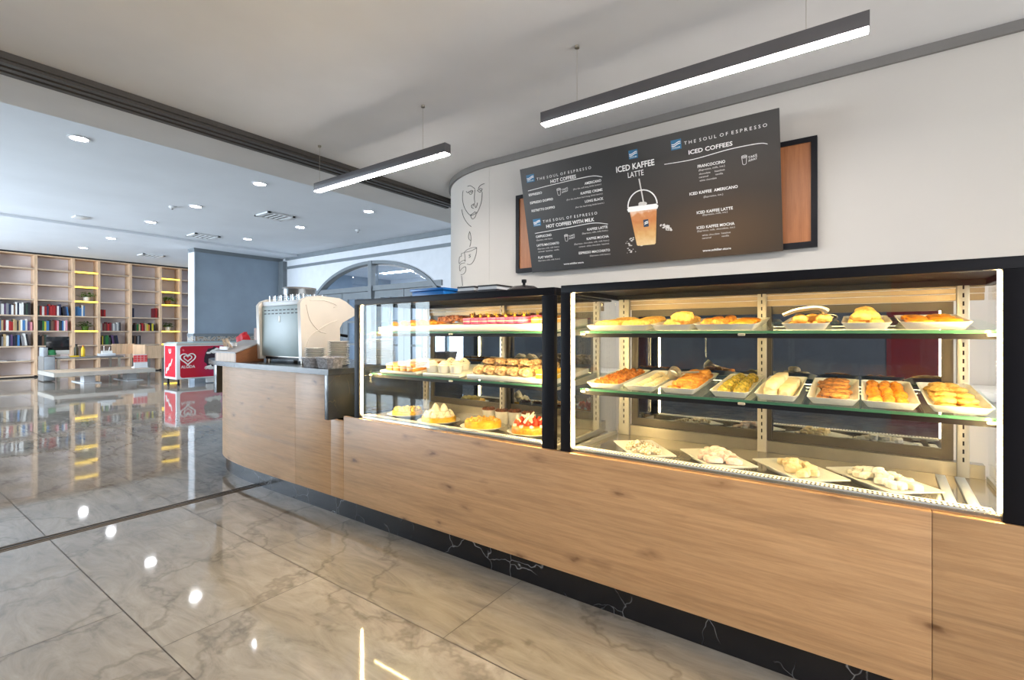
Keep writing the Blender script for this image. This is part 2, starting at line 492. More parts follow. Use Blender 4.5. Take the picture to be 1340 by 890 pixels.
# ceilings
cpoly = [(3.3,-4.2),(3.3,YW+0.1)] + [(p[0], p[1]) for p in arc[::1]] + [(-3.52,YA),(-4.37,YA),(-4.37,-4.2)]
struct('ceiling', MB().prism(cpoly, 'z', ZN, ZN+0.12), M['near_ceiling'])
struct('ceiling', MB().box((-18.0,-4.2,ZF), (-4.37,YA,ZF+0.12)), M['far_ceiling'])
struct('ceiling', MB().box((-18.0,-4.2,ZF-0.05), (-12.45,YA,ZF-0.0005)), M['far_ceiling'])
struct('ceiling', MB().box((-4.37,-4.2,ZN+0.12), (-4.27,YA,ZF+0.12)), M['far_ceiling'])
rl = MB().box((-3.79,-4.2,ZN-0.035), (-3.57,4.0,ZN-0.0005)).box((-3.77,-4.2,ZN-0.05), (-3.73,4.0,ZN-0.03)).box((-3.70,-4.2,ZN-0.05), (-3.66,4.0,ZN-0.03)).box((-3.63,-4.2,ZN-0.05), (-3.59,4.0,ZN-0.03))
struct('trim_5', rl, M['rail_dark'])

# far walls
struct('wall_far', MB().box((XF-0.15,-4.2,0), (XF,YA,ZF)), M['wall_white'])
struct('wall_partition', MB().box((-13.6,5.15,0), (-13.3,YA,ZF)), [M['wall_blue']])
struct('trim_6', MB().box((-13.62,5.12,ZF-0.09), (-13.26,YA,ZF-0.001)).box((-13.61,5.135,ZF-0.14), (-13.28,YA,ZF-0.09)), M['trim_blue'])
struct('trim_7', MB().box((-13.605,5.13,0.0), (-13.575,5.16,ZF-0.14)).box((-13.61,5.128,0.93), (-13.27,5.15,3.15)), M['wall_white'])
# ornamental dado band on the blue wall
band, nt_, b_ = new_mat('patterned_border')
mp_ = coords(nt_, (1,1,1)); wv1 = N(nt_, 'ShaderNodeTexVoronoi', Scale=16.0); nt_.links.new(mp_.outputs[0], wv1.inputs['Vector'])
rr_ = ramp(nt_, [(0.25, S(150,130,112)), (0.5, S(188,182,172)), (0.75, S(120,128,134))]); nt_.links.new(wv1.outputs['Distance'], rr_.inputs[0]); nt_.links.new(rr_.outputs[0], b_.inputs['Base Color'])
struct('trim_8', MB().box((-13.62,5.11,0.955), (-13.275,YA,1.075)), band)
struct('trim_9', MB().box((-13.625,5.105,1.075), (-13.26,YA,1.14)).box((-13.625,5.105,0.90), (-13.26,YA,0.955)), M['trim_blue'])
struct('trim_10', MB().box((-13.30,YA-0.12,1.14), (-13.06,YA-0.001,ZF-0.14)), M['trim_blue'])

# wall with the arched opening
AX, AZ, AA, AB = -9.42, 1.60, 2.45, 1.26
def arch_z(x):
    t = 1-((x-AX)/AA)**2
    return AZ + AB*math.sqrt(max(t, 0))
wb = MB()
wb.box((-13.3,YA,0), (AX-AA,YA+0.18,ZF)).box((AX+AA,YA,0), (-3.4,YA+0.18,ZF))
ns = 40
for i in range(ns):
    xa = AX-AA+2*AA*i/ns; xb = AX-AA+2*AA*(i+1)/ns
    wb.prism([(xa,arch_z(xa)),(xb,arch_z(xb)),(xb,ZF),(xa,ZF)], 'y', YA, YA+0.18)
struct('wall_right', wb, M['wall_white'])
struct('trim_11', MB().box((-13.06,YA-0.05,ZF-0.11), (-3.6,YA-0.001,ZF-0.001)).box((-13.06,YA-0.035,2.945), (-3.6,YA-0.001,3.015)), M['trim_blue'])
# arched window: grey surround, centre post, transom, doors with small panes
wf = MB()
op = [(AX+AA*1.0*math.cos(a), AZ+AB*math.sin(a)) for a in [PI*i/40 for i in range(41)]]
ip = [(AX+(AA-0.075)*math.cos(a), AZ+(AB-0.075)*math.sin(a)) for a in [PI*i/40 for i in range(41)]]
for i in range(40):
    wf.prism([op[i],op[i+1],ip[i+1],ip[i]], 'y', YA-0.05, YA+0.12)
wf.box((AX-AA,YA-0.05,0), (AX-AA+0.13,YA+0.12,AZ)).box((AX+AA-0.13,YA-0.05,0), (AX+AA,YA+0.12,AZ))
wf.box((AX+0.0,YA-0.07,0), (AX+0.12,YA+0.14,2.86))
wf.box((AX-AA+0.1,YA-0.03,2.15), (AX+AA-0.1,YA+0.12,2.27))
win = struct('window_1', wf, M['trim_blue'])
wg = MB(); bmg = wg.bm
for sgn in (0, 1):
    xs = [AX-2.2+ (AX-0.02-AX+2.2)*i/14 for i in range(15)] if sgn == 0 else [AX+0.16+(2.2-0.16)*i/14 for i in range(15)]
    poly = [(x, max(2.27, AZ+(AB-0.12)*math.sqrt(max(0, 1-((x-AX)/(AA-0.12))**2)))) for x in xs]
    wg.prism([(xs[0],2.27)] + poly + [(xs[-1],2.27)], 'y', YA+0.03, YA+0.04)
obj('pane', wg, M['arch_glass'], win)
n_door = 1
for xa, xb in ((AX-AA+0.14,AX-1.1),(AX-1.08,AX-0.03),(AX+0.17,AX+1.16),(AX+1.18,AX+AA-0.14)):
    dfm = MB(); w = xb-xa
    dfm.box((xa,YA,0.02), (xa+0.2,YA+0.06,2.14)).box((xb-0.2,YA,0.02), (xb,YA+0.06,2.14)).box((xa+0.2,YA,1.98), (xb-0.2,YA+0.06,2.14)).box((xa+0.2,YA,0.02), (xb-0.2,YA+0.06,0.35))
    xm = (xa+xb)/2
    dfm.box((xm-0.03,YA+0.01,0.35), (xm+0.03,YA+0.05,1.98))
    for zz in (0.85, 1.4): dfm.box((xa+0.2,YA+0.01,zz), (xb-0.2,YA+0.05,zz+0.05))
    d = struct('door_%d' % n_door, dfm, M['trim_blue'])
    obj('pane', MB().box((xa+0.2,YA+0.027,0.35), (xb-0.2,YA+0.033,1.98)), M['arch_glass'], d)
    n_door += 1
# the room seen through the arch
struct('wall_outer', MB().box((-14,11.9,0), (-3.4,12.0,3.2)), M['wall_white'])
struct('wall_outer', MB().box((-14.1,YA+0.18,0), (-14.0,12.0,3.2)), M['wall_blue'])
struct('wall_outer', MB().box((-3.5,YA+0.18,0), (-3.4,12.0,3.2)), M['wall_blue'])
struct('ceiling', MB().box((-14,YA+0.18,3.1), (-3.4,12.0,3.2)), M['far_ceiling'])
for k, (ya, yb) in enumerate(((8.35,8.5),(10.1,10.3))):
    t = thing('ceiling_light', ['long white light line nearest behind the arched window','long white light line farther behind the arched window'][k], 'light', (-9,(ya+yb)/2,3.1))
    obj('housing', MB().box((-12.5,ya-0.04,3.06), (-5.5,yb+0.04,3.0995)), M['white_plastic'], t)
    obj('diffuser', MB().box((-12.4,ya,3.05), (-5.6,yb,3.06)), emis('cool_line_light', (0.82,0.9,1.0), 22.0), t)

# wall on the camera's left (seen only in reflections): glazing along the hall, solid beside the camera
gl_x = [(-17.6,-10.55),(-10.25,-7.8)]
lw = MB()
lw.box((-18,-4.2,0), (-17.6,-4.05,ZF)).box((-10.55,-4.2,0), (-10.25,-4.05,ZF)).box((-7.8,-4.2,0), (3.3,-4.05,ZF))
lw.box((-18,-4.2,2.9), (3.3,-4.05,ZF)).box((-18,-4.2,0), (-7.8,-4.05,0.3))
struct('wall_left', lw, plain('slate_wall', S(112,116,124), 0.8, var=0.03))
struct('wall_left', MB().box((0.35,-4.049,0.0), (1.6,-4.03,2.5)), plain('red_curtain_panel', S(150,36,36), 0.8, var=0.03))  # unseen red panel added for the curtain mirrored in the case doors
for k, (xa, xb) in enumerate(gl_x):
    fr = MB()
    m = 4
    for i in range(m+1):
        x = xa + (xb-xa)*i/m
        fr.box((x-0.035,-4.16,0.3), (x+0.035,-4.07,2.9))
    fr.box((xa,-4.16,2.1), (xb,-4.07,2.16)).box((xa,-4.16,0.3),(xb,-4.07,0.36)).box((xa,-4.16,2.84),(xb,-4.07,2.9))
    w = struct('window_%d' % (k+2), fr, M['trim_blue'])
struct('wall_front', MB().box((3.3,-4.2,2.5), (3.4,YW,ZN)).box((3.3,2.6,0), (3.4,YW,2.5)).box((3.3,-4.2,0), (3.4,-2.2,2.5)), M['wall_cream'])

# ------------------------------------------------------------------ COUNTER
YC = 1.835        # face of the wooden front
front = [(x, YC) for x in (0.9, -3.6)]
cur = bez((-3.6,YC), (-4.45,YC), (-4.75,1.96), (-4.75,2.45), 24)
def strip(pts, th, z0, z1):
    """a panel following pts (x,y) with thickness th towards +Y side"""
    mb = MB(); bm = mb.bm; n = len(pts); inn = []
    for i, p in enumerate(pts):
        a = Vector(pts[max(i-1,0)]); b = Vector(pts[min(i+1,n-1)]); t = (b-a).normalized()
        nrm = Vector((t.y, -t.x))
        inn.append((p[0]-nrm.x*th*-1, p[1]-nrm.y*th*-1))
    L = [[bm.verts.new((q[0],q[1],z)) for q in P] for P, z in ((pts,z0),(pts,z1),(inn,z1),(inn,z0))]
    for k in range(4):
        A, B = L[k], L[(k+1)%4]
        for i in range(n-1):
            f = bm.faces.new((A[i],A[i+1],B[i+1],B[i])); f.smooth = k in (0,2)
    for i in (0,n-1): bm.faces.new([L[k][i] for k in range(4)])
    return mb
counter = thing('service_counter', 'long curved cafe counter clad in knotty light oak over a black plinth', 'counter', (-1.8,2.1,0))
def pan(xa, xb, zt): return MB().box((xa,YC,0.115), (xb,YC+0.02,zt), bev=0.0015)
obj('front_panel', pan(0.1765, 1.3, 0.634), M['oak'], counter)
obj('front_panel', pan(-2.5965, 0.1752, 0.634), M['oak'], counter)
obj('front_panel', pan(-2.73, -2.5978, 0.604), M['oak'], counter)
obj('front_panel', pan(-3.141, -2.7305, 0.885), M['oak'], counter)
obj('front_panel', strip([(-3.1415,YC),(-3.4,YC)] + cur + [(-4.75,2.6)], 0.02, 0.115, 0.885), M['oak'], counter)
pl = [(1.3,YC+0.02),(-3.6,YC+0.02)] + [(x+0.02*min(1,i/12), y+0.02) for i,(x,y) in enumerate(cur)]+[(-4.73,2.6)]
obj('plinth', strip(pl, 0.02, 0.0, 0.1145), M['plinth'], counter)
obj('carcass', MB().box((-2.46,YC+0.0205,0.12), (1.3,2.40,0.585)).box((-4.0,1.95,0.12),(-2.75,2.55,0.88)), M['black'], counter)
# dark socket plate low on the counter's round end
sp = MB().box((-0.035,-0.004,-0.03), (0.035,0.004,0.03), bev=0.003); 
so = link('socket_plate', sp.mesh('socket_plate', M['black']), counter); so.location = Vector((-4.50,1.968,0.47))-counter.location; so.rotation_euler = (0,0,math.radians(-36))

# dark stone bar top with its two drops
wt = thing('stone_worktop', 'dark stone bar top with downturned ends beside the left display case', 'worktop', (-3.5,2.1,0.885))
edge = [(-2.69,1.79),(-3.8,1.79)] + bez((-3.8,1.79),(-4.30,1.79),(-4.66,1.86),(-4.86,2.035),14)[1:]
poly = edge + [(-4.86,2.62),(-2.69,2.62)]
obj('slab', MB().prism(poly, 'z', 0.886, 0.922), M['worktop'], wt)
obj('end_slab', MB().box((-2.73,1.79,0.605), (-2.69,2.60,0.8855), bev=0.002), M['worktop'], wt)
obj('end_slab', MB().box((-4.86,2.04,0.60), (-4.80,2.60,0.8855), bev=0.002), M['worktop'], wt)

# ------------------------------------------------------------------ DISPLAY CASES
YB = 2.40
def shelf_z(base, y): return base + (y-1.93)*0.093
TILT = math.atan(0.093)
def display_case(label, xl, xr, pl, prr, posts, ztop):
    t = thing('display_case', label, 'display case', ((xl+xr)/2, 2.12, 0.585))
    f = MB()
    f.box((xl,1.845,ztop-0.034), (xr,1.868,ztop), bev=0.002).box((xl,1.868,ztop-0.013), (xr,2.46,ztop)).box((xl,2.39,ztop-0.034),(xr,2.46,ztop-0.013)).box((xl,1.868,ztop-0.034),(xl+0.03,2.39,ztop-0.013)).box((xr-0.03,1.868,ztop-0.034),(xr,2.39,ztop-0.013))
    obj('top_panel', f, M['black'], t)
    obj('front_post', MB().box((xl,1.843,0.635), (xl+pl,1.875,ztop-0.0345), bev=0.0015), M['black'], t)
    obj('front_post', MB().box((xr-prr,1.843,0.635), (xr,1.875,ztop-0.0345), bev=0.0015), M['black'], t)
    a, b = xl+pl+0.012, xr-prr-0.012
    # front lip, perforated air strip, deck
    dk = MB().box((xl+0.005,1.88,0.586), (xr-0.005,2.42,0.622)).box((xl+0.005,1.856,0.586), (xr-0.005,1.8795,0.648))
    obj('deck', dk, M['deck'], t)
    st = MB().box((a,1.862,0.6485), (b,1.905,0.654))
    stp = obj('air_strip', st, M['white_plastic'], t)
    hl = MB(); n = int((b-a)/0.0125)
    for i in range(n):
        x = a+0.008+i*(b-a-0.016)/(n-1)
        hl.box((x-0.0032,1.8617,0.6537), (x+0.0022,1.8715,0.6546)); hl.box((x-0.0032,1.880,0.6537), (x+0.0022,1.891,0.6546))
    obj('slot_row', hl, M['black'], stp)
    # glazing
    obj('front_glass', MB().box((xl+pl-0.004,1.848,0.64), (xr-prr+0.004,1.854,ztop-0.036)), M['glass'], t)
    for s, x in ((1,xl+0.022),(-1,xr-0.022)):
        obj('side_glass', MB().box((x-0.003,1.876,0.624), (x+0.003,2.385,ztop-0.036)), M['glass'], t)
        obj('side_rail', MB().box((x-0.008,1.90,0.6225), (x+0.008,2.385,0.640)), M['steel_pale'], t)
    # lights
    for x in (xl+pl+0.004, xr-prr-0.004):
        obj('light_strip', MB().box((x-0.003,1.858,0.655), (x+0.003,1.866,ztop-0.036)), M['led_case'], t)
    obj('light_strip', MB().box((xl+pl+0.02,1.872,ztop-0.026), (xr-prr-0.02,1.892,ztop-0.0135)), M['led_top_fill'], t)  # hidden strip added behind the top beam to brighten the case middle
    # back: slotted posts, header, sliding doors
    for x0, x1 in posts:
        p = obj('shelf_upright', MB().box((x0,YB-0.012,0.6225), (x1,YB+0.012,ztop-0.0345), bev=0.002), M['steel_pale'], t)
        sl = MB(); xm = (x0+x1)/2
        for k in range(22):
            z = 0.68+k*0.03
            sl.box((xm-0.0025,YB-0.0128,z), (xm+0.0025,YB-0.0118,z+0.016))
        obj('slot_row', sl, M['black'], p)
    hd = MB()
    for k, (za, zb) in enumerate(((1.318,1.3225),(1.297,1.315),(1.270,1.294))):
        hd.box((xl+0.03,YB+0.004+0.006*k,za), (xr-0.03,YB+0.03,zb))
    obj('header', hd, M['header'], t)
    obj('sill', MB().box((xl+0.03,YB+0.002,0.6225), (xr-0.03,YB+0.05,0.672)), M['steel'], t)
    xm = (posts[0][1]+posts[-1][0])/2 if len(posts) < 3 else (posts[1][0]+posts[1][1])/2
    for k, (xa, xb) in enumerate(((posts[0][1]+0.004, xm+0.035),(xm-0.035, posts[-1][0]-0.004))):
        y = YB+0.016+0.020*k
        d = MB()
        d.box((xa,y,0.673), (xa+0.034,y+0.018,1.269)).box((xb-0.034,y,0.673), (xb,y+0.018,1.269)).box((xa+0.034,y,0.673), (xb-0.034,y+0.018,0.712)).box((xa+0.034,y,1.235), (xb-0.034,y+0.018,1.269))
        dd = obj('sliding_door', d, M['door_frame'], t)
        obj('pane', MB().box((xa+0.034,y+0.007,0.712), (xb-0.034,y+0.011,1.235)), M['door_glass'], dd)
    # tilted glass shelves with brackets
    for base in (0.905, 1.158):
        sb = MB(); y0, y1 = 1.93, 2.375
        z0, z1 = base, shelf_z(base, y1)
        sb.prism([(y0,z0-0.008),(y1,z1-0.008),(y1,z1),(y0,z0)], 'x', xl+0.05, xr-0.05)
        sh = obj('shelf', sb, M['shelf_glass'], t)
        obj('rail', MB().box((xl+0.055,1.934,z0-0.019), (xr-0.055,1.952,z0-0.0095)).box((xl+0.055,1.931,z0-0.026), (xr-0.055,1.9345,z0-0.0095)), M['black'], sh)
        obj('light_strip', MB().box((xl+0.06,1.937,z0-0.0222), (xr-0.06,1.950,z0-0.0192)), M['led_shelf_fill'], sh)  # unseen strip added under the shelf to brighten the plates below
        obj('edge', MB().box((xl+0.05,1.9285,z0-0.009), (xr-0.05,1.9298,z0+0.0005)), M['glass_edge'], sh)
        for x0, x1 in posts:
            xm2 = (x0+x1)/2
            br = MB()
            br.prism([(1.94,z0-0.014),(1.94,z0-0.024),(2.387,z1-0.055),(2.387,z1-0.009)], 'x', xm2-0.003, xm2+0.003)
            br.box((xm2-0.012,1.922,z0-0.018), (xm2+0.012,1.95,z0-0.0085), bev=0.003)
            obj('bracket', br, M['steel_pale'], sh)
    return t
display_case('black framed glass pastry case on the right holding white trays of biscuits', -1.055, 0.405, 0.048, 0.083,
             [(-1.017,-0.962),(-0.362,-0.327),(0.298,0.332)], 1.358)
display_case('black framed glass cake case on the left beside the stone bar top', -2.50, -1.09, 0.045, 0.062,
             [(-2.47,-2.43),(-1.80,-1.765),(-1.165,-1.13)], 1.354)

# ------------------------------------------------------------------ TRAYS AND PASTRIES
def oct_loop(w, l, c, z):
    a, b = w/2, l/2
    return [(-a+c,-b,z),(a-c,-b,z),(a,-b+c,z),(a,b-c,z),(a-c,b,z),(-a+c,b,z),(-a,b-c,z),(-a,-b+c,z)]
def tray_mesh(w, l, h=0.024, flare=0.016, c=0.012, name='tray'):
    mb = MB(); bm = mb.bm
    loops = [oct_loop(w-2*flare, l-2*flare, c*0.6, 0), oct_loop(w, l, c, h), oct_loop(w-0.006, l-0.006, c, h), oct_loop(w-2*flare-0.004, l-2*flare-0.004, c*0.6, 0.004)]
    R = [[bm.verts.new(p) for p in L] for L in loops]
    bm.faces.new(R[0][::-1]); bm.faces.new(R[3])
    for A, B in zip(R, R[1:]):
        for k in range(8): bm.faces.new((A[k],A[(k+1)%8],B[(k+1)%8],B[k]))
    return mb.mesh(name, M['white'])
def flat_plate_mesh(w, l, name='plate'):
    mb = MB(); bm = mb.bm
    loops = [oct_loop(w*0.62,l*0.7,0.004,0.0), oct_loop(w*0.66,l*0.74,0.004,0.012), oct_loop(w,l,0.004,0.022), oct_loop(w,l,0.004,0.026), oct_loop(w*0.7,l*0.77,0.004,0.019)]
    R = [[bm.verts.new(p) for p in L] for L in loops]
    bm.faces.new(R[0][::-1]); bm.faces.new(R[-1])
    for A, B in zip(R, R[1:]):
        for k in range(8): bm.faces.new((A[k],A[(k+1)%8],B[(k+1)%8],B[k]))
    return mb.mesh(name, M['white'])
def pastry_mat(name, a, b, rough=0.55, scale=45.0, c=None, bump=0.35):
    m, nt, bs = new_mat(name)
    mp = coords(nt); no = N(nt, 'ShaderNodeTexNoise', Scale=scale, Detail=5.0, Roughness=0.65)
    nt.links.new(mp.outputs[0], no.inputs['Vector'])
    stops = [(0.36, a), (0.6, b)]
    if c: stops.append((0.68, c))
    r = ramp(nt, stops); nt.links.new(no.outputs['Fac'], r.inputs[0])
    oi = nt.nodes.new('ShaderNodeObjectInfo'); hs = nt.nodes.new('ShaderNodeHueSaturation'); mr = N(nt, 'ShaderNodeMapRange')
    mr.inputs[3].default_value = 0.86; mr.inputs[4].default_value = 1.1
    nt.links.new(oi.outputs['Random'], mr.inputs[0]); nt.links.new(mr.outputs[0], hs.inputs['Value'])
    nt.links.new(r.outputs[0], hs.inputs['Color']); nt.links.new(hs.outputs[0], bs.inputs['Base Color'])
    bs.inputs['Roughness'].default_value = rough
    bp = N(nt, 'ShaderNodeBump', Strength=bump, Distance=0.004); nt.links.new(no.outputs['Fac'], bp.inputs['Height']); nt.links.new(bp.outputs[0], bs.inputs['Normal'])
    return m
PM = {
 'orange_brown': pastry_mat('orange_brown_crust', S(150,80,24), S(220,140,50)),
 'sugared': pastry_mat('sugared_dough', S(206,176,120), S(240,226,196)),
 'golden': pastry_mat('golden_crust', S(196,112,34), S(236,170,72)),
 'pistachio': pastry_mat('pistachio_crumb', S(96,100,26), S(214,180,70), scale=70, c=S(226,200,96)),
 'pale': pastry_mat('pale_cream_sponge', S(228,196,140), S(246,228,188), scale=20, bump=0.15),
 'choc_drizzle': pastry_mat('chocolate_drizzled_biscuit', S(74,38,18), S(212,140,66), scale=38, c=S(224,158,84)),
 'orange_knob': pastry_mat('glazed_orange_bun', S(206,114,24), S(240,166,52), rough=0.35),
 'cookie': pastry_mat('golden_cookie', S(214,150,60), S(242,200,110), scale=60),
 'white_bit': pastry_mat('powdered_sugar', S(226,214,196), S(248,244,236), rough=0.8, scale=30, bump=0.2),
 'nut_bit': pastry_mat('sugared_nut_sweet', S(170,140,90), S(246,240,228), rough=0.8, scale=55, bump=0.2),
 'pink_bit': pastry_mat('pink_powdered_roll', S(222,178,160), S(248,238,230), rough=0.8, scale=24, bump=0.2),
 'choc': pastry_mat('dark_chocolate', S(56,28,18), S(104,58,38), rough=0.35),
 'choc_curl': pastry_mat('chocolate_curls', S(84,46,30), S(150,92,66), rough=0.4),
 'pink_cake': pastry_mat('pink_cake_layer', S(196,50,110), S(232,120,166), scale=25),
 'yellow_tart': pastry_mat('yellow_tart_base', S(214,150,20), S(244,200,60), scale=30),
 'cream': pastry_mat('whipped_cream', S(240,226,196), S(252,246,232), scale=16, bump=0.1),
 'strawberry': pastry_mat('strawberry_red', S(190,36,14), S(226,80,34), rough=0.25),
 'nutty': pastry_mat('nut_crumb_coating', S(120,78,44), S(224,190,142), scale=70, c=S(236,212,170)),
 'meringue_y': pastry_mat('yellow_meringue', S(226,190,60), S(248,234,160), scale=30),
 'leaf_y': pastry_mat('golden_husk', S(170,160,30), S(226,206,80), scale=30),
}
def P_blob(sx, sy, sz, jit, mat, seed, power=1.0, extra=None):
    mb = MB().blob((0,0,sz*0.55), sx, sy, sz, jit, seed, 3, 0, power, True)
    if extra: extra(mb)
    return mb.mesh('pastry', PM[mat] if isinstance(mat, str) else mat)
def scatter(meshes, name, label, cat, group, spots):
    """every pastry an object of its own"""
    for i, (x, y, z, rz, rx, sc) in enumerate(spots):
        o = link(name, meshes[i % len(meshes)])
        o.location = (x, y, z); o.rotation_euler = (rx, 0, rz); o.scale = (sc, sc, sc)
        tag(o, label, cat, group)
def grid_on_tray(cx, base, w, l, nx, ny, rnd, z_off=0.005, jit=0.004, rz=0.4, sc=0.08, skip=0.0, yc=2.145):
    out = []
    for j in range(ny):
        for i in range(nx):
            if rnd.random() < skip: continue
            x = cx + (i-(nx-1)/2)*w/nx + rnd.uniform(-jit,jit); y = yc + (j-(ny-1)/2)*l/ny + rnd.uniform(-jit,jit)
            out.append((x, y, shelf_z(base, y)+z_off, rnd.uniform(-rz,rz), TILT, 0.92+rnd.uniform(-sc,sc)))
    return out
rnd = random.Random(3)
mid = [
 (-0.905, 0.160, 'leftmost white tray on the middle shelf, under knobbly brown biscuits'),
 (-0.742, 0.140, 'white tray on the middle shelf, under sugared rolled biscuits'),
 (-0.583, 0.145, 'white tray on the middle shelf, under golden sliced pastries'),
 (-0.392, 0.140, 'white tray on the middle shelf, under pistachio coated rolls'),
 (-0.236, 0.140, 'white tray on the middle shelf, under pale sponge logs'),
 (-0.068, 0.148, 'white tray on the middle shelf, under chocolate drizzled biscuits'),
 (0.086, 0.148, 'white tray on the middle shelf, under small glazed orange buns'),
 (0.252, 0.150, 'rightmost white tray on the middle shelf, under big golden cookies'),
]
for x, w, lab in mid:
    o = link('serving_tray', tray_mesh(w, 0.405)); o.location = (x, 2.145, shelf_z(0.905, 2.145)+0.0006); o.rotation_euler = (TILT,0,0)
    tag(o, lab, 'tray', 'white trays on the middle shelf')
B = 0.905
def kids(x, w, nx, ny, **k): return grid_on_tray(x, B, w-0.045, 0.36, nx, ny, rnd, **k)
scatter([P_blob(0.019,0.021,0.020,0.16,'orange_brown',s) for s in range(4)], 'biscuit', 'knobbly orange-brown biscuit on the leftmost tray of the middle shelf', 'biscuit', 'knobbly brown biscuits', kids(-0.905,0.160,3,9,rz=3))
scatter([P_blob(0.020,0.011,0.013,0.06,'sugared',s) for s in range(3)], 'biscuit', 'pale sugared rolled biscuit on the second tray of the middle shelf', 'biscuit', 'sugared rolled biscuits', kids(-0.742,0.140,2,13,rz=0.3))
scatter([P_blob(0.026,0.030,0.015,0.10,'golden',s,0.8) for s in range(3)], 'pastry', 'golden sliced pastry on the third tray of the middle shelf', 'pastry', 'golden sliced pastries', kids(-0.583,0.145,2,8,rz=0.9,jit=0.008)+[(a,b,c+0.018,d,e,f) for a,b,c,d,e,f in kids(-0.583,0.11,2,5,rz=1.5,jit=0.01)])
scatter([P_blob(0.024,0.045,0.024,0.08,'pistachio',s) for s in range(3)], 'pastry', 'pistachio crumbed roll on the fourth tray of the middle shelf', 'pastry', 'pistachio crumbed rolls', kids(-0.392,0.140,2,5,rz=0.2))
lg = [P_blob(0.027,0.155,0.021,0.02,'pale',s,0.55) for s in range(2)]
scatter(lg, 'sponge_log', 'long pale sponge log lying on the fifth tray of the middle shelf', 'sponge log', 'pale sponge logs', [(-0.264,2.14,shelf_z(B,2.14)+0.005,0.02,TILT,1),(-0.212,2.145,shelf_z(B,2.145)+0.005,-0.03,TILT,1)])
o = link('sponge_log', lg[0]); o.location = (-0.252,2.13,shelf_z(B,2.13)+0.031); o.rotation_euler = (TILT,0,-0.05); o.scale = (0.9,0.92,0.9)
tag(o, 'pale sponge log stacked on top of the two others', 'sponge log')
scatter([P_blob(0.046,0.034,0.012,0.10,'choc_drizzle',s,0.75) for s in range(3)], 'biscuit', 'flat biscuit with chocolate drizzle on the sixth tray of the middle shelf', 'biscuit', 'chocolate drizzled biscuits', kids(-0.068,0.12,1,8,rz=0.25,jit=0.008)+[(a,b,c+0.014,d,e,f) for a,b,c,d,e,f in kids(-0.068,0.12,1,5,rz=0.5,jit=0.01)])
scatter([P_blob(0.019,0.021,0.019,0.10,'orange_knob',s) for s in range(4)], 'bun', 'small glazed orange bun on the seventh tray of the middle shelf', 'bun', 'glazed orange buns', kids(0.083,0.150,3,9,rz=3))
scatter([P_blob(0.029,0.029,0.013,0.06,'cookie',s) for s in range(3)], 'cookie', 'big round golden cookie on the rightmost tray of the middle shelf', 'cookie', 'big golden cookies', kids(0.250,0.152,2,7,rz=3)+[(a,b,c+0.016,d,e,f) for a,b,c,d,e,f in kids(0.250,0.13,2,4,rz=3,jit=0.008)])
# top shelf
BT = 1.158
top = [
 (-0.845, 0.29, 'wide white tray at the left end of the top shelf under long golden rusks'),
 (-0.612, 0.165, 'white tray on the top shelf under heaped golden sticks'),
 (-0.410, 0.225, 'white tray on the top shelf under round biscuits and flat bread'),
 (-0.147, 0.145, 'white tray on the top shelf below the metal tongs'),
 (0.024, 0.135, 'white tray on the top shelf under a heap of golden buns'),
 (0.195, 0.170, 'white tray at the right end of the top shelf under flat pastry'),
]
for x, w, lab in top:
    o = link('serving_tray', tray_mesh(w, 0.36)); o.location = (x, 2.125, shelf_z(BT, 2.125)+0.0006); o.rotation_euler = (TILT,0,0)
    tag(o, lab, 'tray', 'white trays on the top shelf')
def kt(x, w, nx, ny, **k): return grid_on_tray(x, BT, w, 0.31, nx, ny, rnd, yc=2.125, **k)
scatter([P_blob(0.055,0.020,0.020,0.05,'cookie',s,0.7) for s in range(3)], 'rusk', 'long golden rusk on the left tray of the top shelf', 'rusk', 'long golden rusks', kt(-0.845,0.25,2,7,rz=0.08,z_off=0.012))
scatter([P_blob(0.040,0.017,0.022,0.06,'cookie',s,0.8) for s in range(3)], 'pastry_stick', 'golden pastry stick on the second tray of the top shelf', 'pastry stick', 'golden pastry sticks', kt(-0.612,0.12,1,9,rz=0.2,z_off=0.010)+[(-0.582,1.99,shelf_z(BT,1.99)+0.035,0.1,TILT,1.0),(-0.60,2.1,shelf_z(BT,2.1)+0.035,0.2,TILT,1.0)])
scatter([P_blob(0.026,0.026,0.022,0.06,'golden',s) for s in range(2)], 'biscuit', 'round golden biscuit on the third tray of the top shelf', 'biscuit', 'round golden biscuits', kt(-0.465,0.09,2,6,rz=3,z_off=0.008))
scatter([P_blob(0.050,0.045,0.014,0.05,'orange_knob',s,0.7) for s in range(2)], 'flat_bread', 'flat golden bread on the third tray of the top shelf', 'bread', 'flat golden breads', kt(-0.365,0.10,1,3,rz=0.1,z_off=0.012))
scatter([P_blob(0.022,0.022,0.016,0.05,'cookie',s) for s in range(2)], 'bun', 'pale golden bun below the tongs on the top shelf', 'bun', 'buns below the tongs', kt(-0.147,0.10,3,6,rz=3,z_off=0.008)+[(-0.165+0.035*i,1.99+0.03*(i%2),shelf_z(BT,2.0)+0.026,0.3*i,TILT,1.15) for i in range(3)])
scatter([P_blob(0.026,0.026,0.018,0.06,'cookie',s) for s in range(2)], 'bun', 'golden bun heaped on the fifth tray of the top shelf', 'bun', 'heaped golden buns', kt(0.024,0.09,2,5,rz=3,z_off=0.008)+[(0.010,2.0,shelf_z(BT,2.0)+0.030,0,TILT,1.1),(0.036,2.02,shelf_z(BT,2.02)+0.030,1,TILT,1.0),(0.022,2.12,shelf_z(BT,2.12)+0.036,2,TILT,1.2)])
scatter([P_blob(0.035,0.045,0.011,0.08,'orange_knob',s,0.7) for s in range(3)], 'pastry', 'flat orange pastry on the right tray of the top shelf', 'pastry', 'flat orange pastries', kt(0.195,0.13,2,4,rz=0.15,z_off=0.014))
